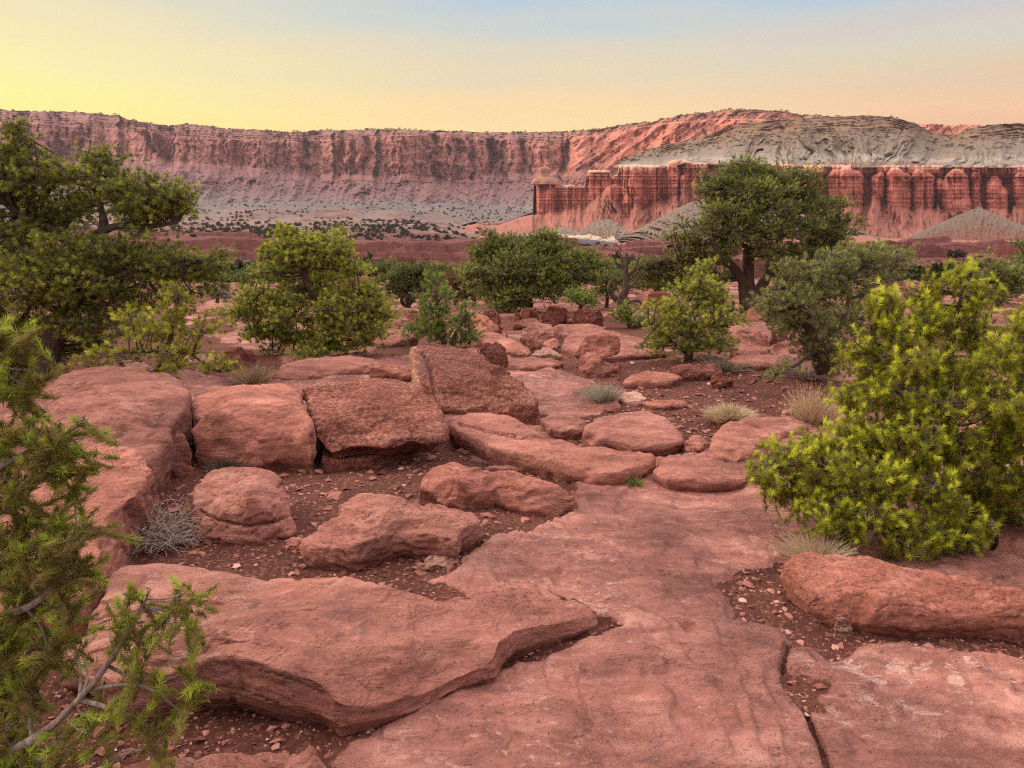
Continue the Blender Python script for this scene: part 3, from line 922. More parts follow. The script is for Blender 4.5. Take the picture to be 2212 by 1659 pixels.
def build_valley():
    nr, nc = 620, 900
    r = np.exp(np.linspace(math.log(66), math.log(2600), nr))
    a = np.radians(np.linspace(-46, 46, nc))
    R, A = np.meshgrid(r, a, indexing='ij')
    X, Y = (R * np.tan(A)).ravel(), R.ravel()
    z = valley_z(X, Y) - .12
    P = xyz(X, Y, 0.0)
    zone = np.interp(Y, [66, 500, 700, 900, 1250, 1600, 2300], [.05, .12, .25, .45, .6, .8, .9]) + fbm(P * .006, 4) * .10 * sstep(500, 900, Y)
    zone = zone - .30 * sstep(50, 400, X) * sstep(500, 700, Y) * (1 - sstep(1100, 1500, Y))
    me = new_mesh('valley_floor', xyz(X, Y, z), grid_faces(nr, nc)[:, ::-1], {'zone': zone})
    m = make_far_mat('valley_soil', [(0.0, (0.115, 0.040, 0.032, 1)), (0.12, (0.139, 0.048, 0.041, 1)), (0.22, (0.105, 0.040, 0.034, 1)), (0.33, (0.145, 0.059, 0.050, 1)), (0.45, (0.183, 0.113, 0.094, 1)), (0.56, (0.224, 0.157, 0.133, 1)),
                                     (0.64, (0.153, 0.074, 0.064, 1)), (0.70, (0.203, 0.148, 0.130, 1)), (0.78, (0.159, 0.127, 0.118, 1)), (0.9, (0.135, 0.115, 0.115, 1))], nscale=.012, namp=.60, strata=.42, sscale=.8, bump=2.2, fine=.14, var=.8,
                     spot=(.11, .5, (0.055, 0.047, 0.030, 1)))
    tag(link('valley_floor', me, m), 'red and pale grey valley floor below the cliffs', kind='structure')


build_valley()


def build_chimney():
    rg = np.random.default_rng(2)
    xs0 = [(1158, 392, 20), (1160, 386, 19), (1167, 384, 11), (1168, 376, 10), (1169, 367, 9), (1170, 364, 8)]
    D = 1234.0
    mpp = D / FPX
    prof = [(25, 399), (24, 392), (20, 386), (12, 383), (9.5, 378), (10, 372), (11, 370), (11.5, 365), (9, 362), (4, 361)]
    S = 28
    V = []
    for r, y in prof:
        c = at(1177, y, D - 14)
        for j in range(S):
            a = j / S * 2 * math.pi
            rr = r * mpp * (1 + .12 * math.sin(2 * a + 1) + .10 * math.sin(5 * a + y))
            V.append((c[0] + rr * math.cos(a), c[1] + rr * math.sin(a) * .8, c[2]))
    n = len(prof)
    f = []
    for i in range(n - 1):
        for j in range(S):
            j2 = (j + 1) % S
            f.append((i * S + j, i * S + j2, (i + 1) * S + j2, (i + 1) * S + j))
    me = bpy.data.meshes.new('rock_chimney')
    V = np.array(V)
    me.from_pydata(V.tolist() + [at(1177, 360.5, D - 14).tolist()], [], f + [((n - 1) * S + j, (n - 1) * S + (j + 1) % S, n * S) for j in range(S)])
    m = make_far_mat('chimney_rock', [(0, (0.46, 0.25, 0.17, 1)), (1, (0.56, 0.34, 0.245, 1))], nscale=.05, namp=.8, strata=.25, sscale=.4, bump=2, fine=.2)
    tag(link('rock_chimney', me, m), 'pale capped rock chimney at the end of the mesa', kind='structure')


build_chimney()


def build_haze():
    """the evening air: one closed box of thin even haze round the camera and the land"""
    x0, x1, y0, y1, z0, z1 = -4300., 4300., -40., 3900., -40., 520.
    v = [(x, y, z) for z in (z0, z1) for y in (y0, y1) for x in (x0, x1)]
    f = [(0, 2, 3, 1), (4, 5, 7, 6), (0, 1, 5, 4), (2, 6, 7, 3), (0, 4, 6, 2), (1, 3, 7, 5)]
    me = bpy.data.meshes.new('haze')
    me.from_pydata(v, [], f)
    m = bpy.data.materials.new('evening_air')
    m.use_nodes = True
    t = m.node_tree
    t.nodes.clear()
    k = NT(t)
    out = k.n('ShaderNodeOutputMaterial')
    pv = k.n('ShaderNodeVolumePrincipled')
    pv.inputs['Color'].default_value = (0.92, 0.86, 0.97, 1)
    pv.inputs['Density'].default_value = 0.000029
    pv.inputs['Anisotropy'].default_value = 0.2
    t.links.new(pv.outputs[0], out.inputs['Volume'])
    tag(link('haze', me, m), 'thin evening haze over the valley', kind='stuff')


build_haze()


# ------------------------------------------------------------------ rocks
_dg = None


def rock(name, label, rim, pts=(), dome=.03, under=.05, bot=None, smooth=3, amp=.014, strata=.008, pit=0.0, mat=None, vox=1.9, group=None, cat='rock', seed=1.0, jit=.5, lip=.35, cracks=(), chips=60, carve=()):
    """A rock from its rim: (px, py, height above the ground) along the edge of its upper surface. The body goes down from the rim to the ground, a little undercut."""
    rim = list(rim)
    W = np.array([hit(px, py, h) for px, py, h in rim])
    H = np.array([r[2] for r in rim])
    base = base_g(W[:, 1])
    d = float(np.median(np.hypot(W[:, 0], W[:, 1])))
    # denser, slightly irregular rim
    pts2, hs = [], []
    n = len(W)
    size = float(max(np.ptp(W[:, 0]), np.ptp(W[:, 1])))
    vs = min(max(.0045, d / 772.0 * vox), size / 40)
    st = max(vs * 2.5, size / 90)
    for i in range(n):
        a, b = W[i], W[(i + 1) % n]
        L = np.linalg.norm((b - a)[:2])
        m = max(1, int(L / st))
        for j in range(m):
            t = j / m
            pts2.append(a + (b - a) * t)
            hs.append(H[i] + (H[(i + 1) % n] - H[i]) * t)
    R = np.array(pts2)
    hs = np.array(hs)
    nz = fbm(R * (5.0 / max(size, .15)) + seed * 3.1, 4)
    nrm = np.roll(R, -1, 0)[:, :2] - np.roll(R, 1, 0)[:, :2]
    nrm = np.stack([nrm[:, 1], -nrm[:, 0]], -1)
    nrm /= np.linalg.norm(nrm, axis=1)[:, None] + 1e-9
    area = 0.5 * np.sum(R[:, 0] * np.roll(R[:, 1], -1) - np.roll(R[:, 0], -1) * R[:, 1])
    if area < 0:
        nrm = -nrm                                   # outward
    R[:, :2] += nrm * (nz * size * .03 * jit)[:, None]
    # interior points
    lo, hi = R[:, :2].min(0), R[:, :2].max(0)
    g = max(size / 42, vs * 1.5)
    gx, gy = np.meshgrid(np.arange(lo[0], hi[0], g), np.arange(lo[1], hi[1], g))
    Q = np.stack([gx.ravel(), gy.ravel()], -1)
    sd = poly_sd(Q, R[:, :2])
    Q, sd = Q[sd > g * .5], sd[sd > g * .5]
    ctrl = np.concatenate([R[:, :2], np.array([hit(*p)[:2] for p in pts]).reshape(-1, 2)])
    ch = np.concatenate([hs, np.array([p[2] for p in pts])])
    cw = np.concatenate([np.ones(len(R)), np.full(len(pts), 14.0)])
    if len(Q):
        D2 = ((Q[:, None, :] - ctrl[None]) ** 2).sum(-1) + 1e-5
        w = cw / D2 ** 1.5
        pc = np.linalg.lstsq(np.c_[ctrl * cw[:, None], cw], ch * cw, rcond=None)[0]
        hq = Q @ pc[:2] + pc[2] + (w * (ch - ctrl @ pc[:2] - pc[2])).sum(1) / w.sum(1)
        smax = sd.max()
        s = np.clip(sd / smax, 0, 1)
        hq = hq + dome * np.sqrt(1 - (1 - s) ** 2)
    else:
        hq = np.zeros(0)
        smax = vs
    nr = len(R)
    allp = [Vector(p) for p in R[:, :2]] + [Vector(p) for p in Q]
    vo, _, fo, ov, _, _ = delaunay_2d_cdt(allp, [], [list(range(nr))], 1, 1e-6)
    ztop = np.concatenate([base_g(R[:, 1]) + hs, base_g(Q[:, 1]) + hq]) if len(Q) else base_g(R[:, 1]) + hs
    nv = len(vo)
    top = np.zeros((nv, 3))
    for i, v in enumerate(vo):
        k = ov[i][0] if ov[i] else 0
        top[i] = (v[0], v[1], ztop[k])
    idx = {ov[i][0]: i for i in range(nv) if ov[i]}
    botz = -.14 if bot is None else bot
    bt = top.copy()
    sdt = np.clip(poly_sd(top[:, :2], R[:, :2]), 0, None)
    # inset the underside along the rim normals
    for j in range(nr):
        if j in idx:
            bt[idx[j], :2] -= nrm[j] * under
    cen = top[:, :2].mean(0)
    bt[:, 2] = base_g(bt[:, 1]) + botz
    lp = np.zeros((nr, 3))
    for j in range(nr):
        t = top[idx[j]] if j in idx else R[j]
        z0 = base_g(t[1])
        lp[j] = (t[0] + nrm[j][0] * .012 * size ** .5, t[1] + nrm[j][1] * .012 * size ** .5, z0 + (t[2] - z0 - max(botz, 0)) * lip + max(botz, 0))
    verts = np.concatenate([top, bt, lp])
    bm_faces = [list(f) for f in fo] + [[i + nv for i in f][::-1] for f in fo]
    for j in range(nr):
        k2 = (j + 1) % nr
        if j in idx and k2 in idx:
            a, b = idx[j], idx[k2]
            la, lb = 2 * nv + j, 2 * nv + k2
            if area > 0:
                bm_faces += [[b, a, la, lb], [lb, la, a + nv, b + nv]]
            else:
                bm_faces += [[a, b, lb, la], [la, lb, b + nv, a + nv]]
    me = bpy.data.meshes.new(name)
    me.from_pydata(verts.tolist(), [], bm_faces)
    tmp = bpy.data.objects.new(name + '_rough', me)
    COL.objects.link(tmp)
    bm = bmesh.new()
    bm.from_mesh(me)
    bmesh.ops.recalc_face_normals(bm, faces=bm.faces)
    bm.to_mesh(me)
    bm.free()
    md = tmp.modifiers.new('r', 'REMESH')
    md.mode = 'VOXEL'
    md.voxel_size = vs
    md.use_smooth_shade = True
    ms = tmp.modifiers.new('s', 'SMOOTH')
    ms.factor = .5
    ms.iterations = smooth
    dg = bpy.context.evaluated_depsgraph_get()
    ev = tmp.evaluated_get(dg)
    out = bpy.data.meshes.new_from_object(ev)
    bpy.data.objects.remove(tmp)
    bpy.data.meshes.remove(me)
    out.name = name
    nV = len(out.vertices)
    P = np.empty(nV * 3, np.float32)
    out.vertices.foreach_get('co', P)
    P = P.reshape(-1, 3)
    N = np.empty(nV * 3, np.float32)
    out.vertex_normals.foreach_get('vector', N)
    N = N.reshape(-1, 3)
    S = max(size, .2)
    up = np.clip(N[:, 2:3], -1, 1)
    rg = np.random.default_rng(int(seed * 100))
    for _ in range(chips):
        i0 = rg.integers(nV)
        if not -.35 < N[i0, 2] < .93:
            continue
        nn = N[i0] + rg.normal(size=3) * np.array([.45, .45, .30])
        nn /= np.linalg.norm(nn)
        rad = min(size, 2.2 * float(hs.max()) + .12) * rg.uniform(.08, .26)
        dd = P - P[i0]
        rr2 = (dd * dd).sum(1)
        near = rr2 < rad * rad
        pr = np.minimum(dd @ nn + rad * rg.uniform(.02, .12), rad * .30)
        m_ = near & (pr > 0)
        P[m_] -= (pr[m_] * (1 - (rr2[m_] / rad ** 2) ** 3))[:, None] * nn
    dis = fbm(P * (2.6 / S ** .6) + seed * 7.7, 4) * amp * 1.6 * S ** .6
    dis += (ridge(P * (5 / S ** .6) * np.array([1, 1, 1.8], np.float32) + seed * 2.2, 3) - .6) * amp * .7
    # bedding: thin ledges on the sides, flakes on top
    zz = (P[:, 2] + fbm(P * np.array([2.2, 2.2, .8], np.float32) + seed, 4) * .10) / .046
    lay = (np.floor(zz) + sstep(.25, .75, zz - np.floor(zz)) - zz) * strata
    lay *= np.clip(.25 + 1.6 * fbm(P * 3 + seed * 5, 3), 0, 1.3)
    dis += lay * (1 - np.abs(up[:, 0])) * 1.4
    fl = fbm(P * np.array([3.2, 2.0, 3], np.float32) + seed * 4.4, 4)
    q = fl / .16
    dis += (np.floor(q) + sstep(.38, .62, q - np.floor(q)) - q) * strata * .55 * np.clip(up[:, 0], 0, 1)
    dis += fbm(P * 19 + seed, 3) * (.0018 + .004 * pit)
    ch = ridge(P * (7.0 / S ** .5) + seed * 1.9, 2, .4)
    dis -= amp * .9 * sstep(.72, .97, ch) * sstep(-.1, .3, fbm(P * 1.7 / S ** .5 + seed * 3.3, 2))
    if pit:
        c = fbm(P * 27 + seed, 3)
        am = sstep(-.1, .35, fbm(P * 2.7 + seed * 9, 3))
        dis -= pit * sstep(.02, .45, c) * am * .016
        dis += pit * fbm(P * 55 + seed, 2) * .004
    Pn = P + N * dis[:, None]
    for pl, w, dep in cracks:
        L2 = np.array([hit(*p)[:2] for p in pl])
        dd = line_d(Pn[:, :2] + (fbm(P * 9 + 3, 2) * .02)[:, None], L2)
        Pn[:, 2] -= dep * (1 - sstep(w * .4, w * 1.4, dd)) * (N[:, 2] > .1)
    if carve:                                    # joints and flake edges in the faces turned to the viewer
        qx, qy = to_px(Pn)
        jt = fbm(P * 14 + seed, 3)
        q = np.stack([qx + jt * 5, qy + jt * 5], -1)
        face = (N * (np.array([0, 0, EYE], np.float32) - P)).sum(1) > 0
        for pl, w, dep in carve:
            dd = line_d(q, pl)
            Pn -= N * (dep * (1 - sstep(w * .3, w, dd)) * face)[:, None]
    c0 = np.array([W[:, 0].mean(), W[:, 1].mean(), float(base.mean())], np.float32)
    out.vertices.foreach_set('co', (Pn - c0).ravel().astype(np.float32))
    out.update()
    out.materials.clear()
    o = link(name, out, mat or M_ROCK)
    o.location = c0
    tag(o, label, cat, group)
    return o


rock('rock_slab', 'broad smooth sandstone slab with a dark undercut front in the foreground',
     [(128, 1452, .07), (150, 1400, .11), (190, 1330, .12), (215, 1300, .12), (265, 1222, .08), (340, 1222, .08), (440, 1232, .10), (540, 1244, .13), (640, 1232, .19), (740, 1240, .21), (830, 1264, .19), (960, 1293, .17),
      (1030, 1279, .15), (1085, 1247, .14), (1150, 1250, .14), (1250, 1282, .12), (1297, 1312, .09), (1296, 1332, .06), (1240, 1340, .07), (1170, 1344, .09), (1108, 1358, .11), (1074, 1382, .13),
      (1062, 1420, .10), (1040, 1440, .08), (960, 1470, .07), (880, 1500, .07), (800, 1522, .07), (730, 1520, .11), (690, 1475, .15), (620, 1446, .17), (540, 1430, .18), (460, 1426, .17), (400, 1434, .15), (330, 1464, .12),
      (270, 1470, .12), (200, 1468, .08)],
     pts=[(500, 1340, .20), (700, 1330, .20), (850, 1380, .17), (300, 1340, .14), (1000, 1350, .14), (560, 1290, .18), (380, 1380, .17)],
     dome=.012, under=.09, smooth=5, amp=.014, strata=.006, vox=1.7, carve=[([(170, 1350), (240, 1330), (300, 1322), (390, 1303), (470, 1301)], 3, .018), ([(300, 1316), (330, 1300), (450, 1298)], 2.5, .012), ([(468, 1392), (505, 1384), (560, 1393)], 2, .006), ([(180, 1420), (240, 1398), (280, 1392)], 2.2, .008), ([(560, 1450), (640, 1470), (700, 1500)], 2.5, .008), ([(420, 1480), (520, 1490), (600, 1520)], 2.5, .008), ([(700, 1455), (760, 1462), (800, 1490)], 2, .006)], seed=1.3, jit=.5, lip=.25, chips=14, cracks=[([(170, 1350, .12), (300, 1310, .15), (430, 1300, .16), (480, 1304, .17)], .007, .02)])
rock('rock_slab', 'low sandstone slab cut off by the bottom edge of the picture',
     [(180, 1720, .08), (250, 1662, .09), (330, 1634, .10), (450, 1627, .11), (560, 1632, .11), (640, 1614, .12), (668, 1605, .12), (700, 1622, .10), (742, 1664, .06), (760, 1760, .05), (400, 1860, .05), (150, 1820, .05)],
     dome=.03, smooth=4, amp=.01, seed=2.1)
rock('boulder', 'rounded pinkish boulder with a split base beside the bleached dead brush',
     [(416, 1090, .12), (424, 1120, .08), (436, 1145, .04), (480, 1160, .02), (540, 1162, .02), (600, 1160, .02), (640, 1140, .03), (636, 1115, .08), (618, 1060, .16), (612, 1035, .19), (585, 1020, .20), (540, 1012, .22), (490, 1014, .22), (445, 1022, .20), (422, 1048, .18)],
     pts=[(470, 1090, .21), (540, 1080, .22), (585, 1110, .15), (470, 1130, .12), (540, 1135, .10)], dome=.045, under=.04, smooth=5, amp=.014, strata=.010, carve=[([(430, 1102), (470, 1126), (530, 1138), (570, 1132), (626, 1116)], 4, .035), ([(545, 1152), (560, 1136), (600, 1128)], 3, .02), ([(440, 1060), (462, 1072), (500, 1064), (528, 1074), (560, 1070)], 2.2, .008), ([(600, 1050), (618, 1040)], 3, .02)], seed=3.7, chips=26)
rock('rock', 'flat-topped angular rock with small pits in front of the round boulder',
     [(652, 1166, .09), (664, 1178, .09), (720, 1183, .11), (762, 1184, .12), (801, 1164, .13), (848, 1149, .14), (914, 1148, .14), (960, 1158, .13), (985, 1164, .13), (1000, 1142, .13), (1040, 1128, .12), (1018, 1108, .13), (940, 1084, .15), (850, 1070, .16),
      (778, 1064, .17), (745, 1085, .16), (700, 1120, .12)], pts=[(800, 1110, .17)], dome=.012, under=.07, smooth=1, amp=.012, strata=.009, pit=.5, carve=[([(700, 1118), (735, 1096), (760, 1104), (800, 1110)], 2.4, .010), ([(735, 1190), (760, 1215)], 2, .01), ([(950, 1120), (985, 1128), (1010, 1120)], 2, .008)], seed=4.9, jit=.7)
rock('rock', 'saddle-shaped rock with a hollow underside right of the pitted rock',
     [(903, 1052, .10), (915, 1030, .12), (935, 1012, .14), (980, 1003, .16), (1040, 1012, .17), (1100, 1024, .15), (1150, 1030, .15), (1200, 1042, .14), (1232, 1062, .10), (1234, 1074, .07), (1205, 1086, .05), (1150, 1090, .04), (1100, 1082, .05), (1062, 1064, .09),
      (1030, 1062, .10), (1000, 1072, .07), (950, 1072, .06)], pts=[(990, 1035, .17), (1140, 1055, .12)], dome=.02, under=.05, smooth=2, amp=.016, strata=.012, seed=5.5)
rock('boulder', 'big rounded sandstone boulder at the top of the row below the large pine',
     [(66, 900, .28), (92, 850, .36), (135, 814, .41), (180, 797, .44), (235, 789, .45), (290, 790, .45), (325, 803, .44), (385, 817, .41), (410, 848, .37), (404, 882, .36), (372, 910, .33), (360, 955, .28), (345, 985, .25), (318, 1000, .24), (180, 985, .26), (90, 960, .26)],
     pts=[(250, 850, .43), (330, 860, .40), (180, 880, .38), (280, 930, .34)], dome=.05, under=.05, smooth=8, amp=.024, strata=.006, seed=6.2, chips=20)
rock('boulder', 'long boulder with a steep dark side face and a pitted top patch',
     [(150, 1010, .28), (172, 972, .34), (200, 955, .36), (240, 950, .37), (290, 964, .36), (322, 984, .34), (330, 1005, .30), (300, 1062, .28), (258, 1128, .25), (218, 1200, .21), (196, 1255, .17), (178, 1300, .12), (120, 1300, .14), (20, 1200, .2), (-60, 1120, .24), (-40, 1050, .26), (60, 1020, .27)],
     pts=[(200, 1060, .29)], dome=.02, under=.0, smooth=2, amp=.014, strata=.008, pit=.5, seed=7.4)
rock('rock', 'upright wedge of dark red stone wedged beside the big boulder', [(356, 930, .27), (374, 916, .29), (395, 935, .24), (412, 965, .17), (411, 1002, .05), (385, 1010, .03), (362, 1000, .07)], dome=.01, under=.0, smooth=1, amp=.006, seed=8.8)
rock('boulder', 'smooth boulder left of the narrow dark crack, with a small shrub at its foot',
     [(411, 930, .24), (416, 872, .30), (432, 843, .33), (500, 834, .34), (570, 825, .35), (620, 828, .35), (644, 840, .34), (658, 875, .32), (674, 925, .30), (668, 940, .24), (630, 965, .13), (590, 985, .07), (548, 1000, .03), (500, 985, .06), (450, 968, .12), (420, 950, .18)],
     pts=[(520, 870, .36), (600, 880, .34), (470, 900, .33), (590, 930, .25), (500, 950, .18)], dome=.03, under=.04, smooth=6, amp=.018, strata=.006, carve=[([(500, 905), (540, 930), (560, 960)], 2.5, .008), ([(560, 830), (600, 850), (640, 852)], 2.2, .008)], seed=9.1, chips=24)
rock('boulder', 'crusty tilted boulder right of the narrow dark crack, undercut at its front',
     [(650, 838, .34), (700, 826, .34), (800, 815, .33), (860, 818, .33), (905, 834, .33), (940, 868, .30), (958, 898, .27), (966, 925, .23), (960, 941, .20), (915, 946, .19), (885, 941, .20), (835, 958, .16), (780, 958, .16), (712, 972, .14), (694, 955, .17), (682, 925, .25), (666, 878, .31)],
     dome=.02, under=.14, bot=.05, smooth=2, amp=.016, strata=.012, pit=1.0, mat=M_ROCK_DARK, carve=[([(700, 945), (760, 935), (800, 930), (830, 905), (850, 870)], 3, .014), ([(880, 905), (890, 940)], 3, .02), ([(690, 930), (760, 955), (830, 945)], 2.4, .01)], seed=10.6, lip=.75)
rock('rock', 'low dark rock in the shadow under the crusty boulder', [(702, 992, .06), (690, 930, .10), (720, 880, .14), (850, 870, .14), (915, 905, .12), (900, 955, .07), (800, 985, .05)], dome=.0, under=.0, smooth=2, amp=.012, mat=M_ROCK_DARK, seed=10.9)
blk = rock('boulder', 'tilted angular block with a rough dark top and a broken end tinted pale orange by warm light',
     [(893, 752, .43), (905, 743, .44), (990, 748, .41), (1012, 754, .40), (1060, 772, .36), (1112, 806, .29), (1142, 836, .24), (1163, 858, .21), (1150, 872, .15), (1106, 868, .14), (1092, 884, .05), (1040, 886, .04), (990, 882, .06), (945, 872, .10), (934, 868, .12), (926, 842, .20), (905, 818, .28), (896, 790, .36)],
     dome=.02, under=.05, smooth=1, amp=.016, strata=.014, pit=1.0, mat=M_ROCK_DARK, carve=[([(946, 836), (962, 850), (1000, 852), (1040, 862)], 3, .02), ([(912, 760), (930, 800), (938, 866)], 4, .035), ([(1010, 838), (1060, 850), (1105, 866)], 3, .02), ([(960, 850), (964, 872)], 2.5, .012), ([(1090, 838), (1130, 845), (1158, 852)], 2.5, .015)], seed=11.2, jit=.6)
# its broken end: warm side light put into a pale orange colour
M_WARM_LIT = make_rock_mat('warm_lit_sandstone', (0.40, 0.185, 0.11, 1), (0.60, 0.31, 0.20, 1), (0.74, 0.44, 0.30, 1), 0.2, 0.2)
blk.data.materials.append(M_WARM_LIT)
_n = np.empty(len(blk.data.polygons) * 3, np.float32)
blk.data.polygons.foreach_get('normal', _n)
_n = _n.reshape(-1, 3)
_c = np.empty(len(blk.data.polygons) * 3, np.float32)
blk.data.polygons.foreach_get('center', _c)
_c = _c.reshape(-1, 3)
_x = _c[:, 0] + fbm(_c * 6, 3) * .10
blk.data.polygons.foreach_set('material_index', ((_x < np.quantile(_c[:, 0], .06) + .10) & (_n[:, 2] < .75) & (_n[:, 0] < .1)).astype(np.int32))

rock('boulder', 'small rough orange boulder peeking out behind the angular block', [(1028, 752, .24), (1045, 741, .28), (1075, 738, .29), (1092, 748, .26), (1098, 770, .14), (1085, 785, .05), (1050, 782, .06), (1034, 770, .12)], dome=.03, amp=.016, pit=.8, smooth=1, mat=M_ROCK_DARK, seed=13.1)
rock('rock_slab', 'long curved sandstone slab running from the crusty boulder towards the pines',
     [(964, 916, .09), (985, 902, .11), (1010, 891, .12), (1060, 890, .12), (1120, 905, .12), (1155, 922, .10), (1195, 944, .10), (1270, 963, .10), (1345, 973, .11), (1412, 976, .12), (1420, 984, .11), (1405, 1005, .07), (1345, 1014, .09), (1320, 1020, .08), (1290, 1022, .07), (1200, 1000, .07),
      (1120, 977, .08), (1060, 966, .08), (1010, 940, .07)], dome=.012, under=.04, smooth=3, amp=.012, strata=.008, carve=[([(990, 912), (1060, 934), (1120, 946), (1180, 945), (1235, 950)], 2.6, .03)], seed=14.4, cracks=[([(990, 915, .1), (1080, 935, .1), (1150, 940, .1), (1220, 945, .1)], .008, .03)])
rock('rock_slab', 'low weathered slab with a thin shadowed edge in the middle of the red soil',
     [(1256, 930, .11), (1275, 912, .13), (1300, 900, .14), (1335, 893, .15), (1400, 891, .15), (1440, 902, .13), (1462, 922, .10), (1482, 945, .07), (1470, 955, .06), (1420, 962, .05), (1370, 966, .05), (1330, 952, .07), (1275, 946, .08)],
     dome=.02, under=.06, smooth=2, amp=.014, strata=.011, seed=15.9)
rock('rock_slab', 'wavy slab beside the rounded straw-coloured grass clump', [(1528, 968, .08), (1545, 940, .09), (1565, 920, .11), (1620, 900, .14), (1690, 900, .14), (1735, 910, .12), (1748, 925, .09), (1700, 935, .08), (1660, 950, .07), (1630, 975, .05), (1590, 990, .03), (1550, 984, .05)], dome=.02, under=.05, smooth=3, amp=.014, seed=16.5)
rock('rock_slab', 'flat pale pink slab at the edge of the bright pine, below the wavy slab', [(1412, 1018, .05), (1425, 995, .07), (1450, 984, .08), (1500, 986, .07), (1570, 1008, .06), (1618, 1022, .05), (1612, 1036, .03), (1520, 1042, .03), (1440, 1035, .04)], dome=.012, smooth=2, amp=.012, seed=17.7)
rock('rock_slab', 'thin flat stone behind the curved slab', [(1168, 905, .05), (1190, 894, .06), (1240, 898, .06), (1268, 908, .05), (1262, 926, .03), (1215, 930, .03), (1185, 922, .04)], dome=.01, smooth=1, amp=.01, seed=18.1)
rock('rock', 'small flat stone between the weathered slab and the wavy slab', [(1478, 955, .06), (1490, 940, .07), (1520, 942, .07), (1532, 958, .04), (1510, 968, .03), (1485, 966, .03)], dome=.01, smooth=1, amp=.01, seed=19.3)
rock('boulder', 'long orange boulder with a finely pocked back lying in gravel on the right edge',
     [(1692, 1218, .13), (1712, 1198, .15), (1740, 1189, .16), (1785, 1188, .17), (1850, 1198, .17), (1950, 1224, .17), (2050, 1241, .17), (2150, 1262, .17), (2212, 1270, .17), (2360, 1294, .16), (2450, 1318, .12), (2400, 1332, .11),
      (2212, 1322, .11), (2130, 1320, .10), (2070, 1338, .07), (2010, 1330, .09), (1950, 1322, .10), (1880, 1318, .09), (1800, 1306, .08), (1757, 1290, .08), (1730, 1266, .09), (1708, 1242, .11)],
     dome=.035, under=.07, smooth=4, amp=.010, strata=.006, pit=.4, mat=M_ROCK_ORANGE, vox=1.7, seed=20.2, chips=22, lip=.45, carve=[([(1895, 1318), (1930, 1306), (1990, 1308), (2040, 1335)], 3, .008)])
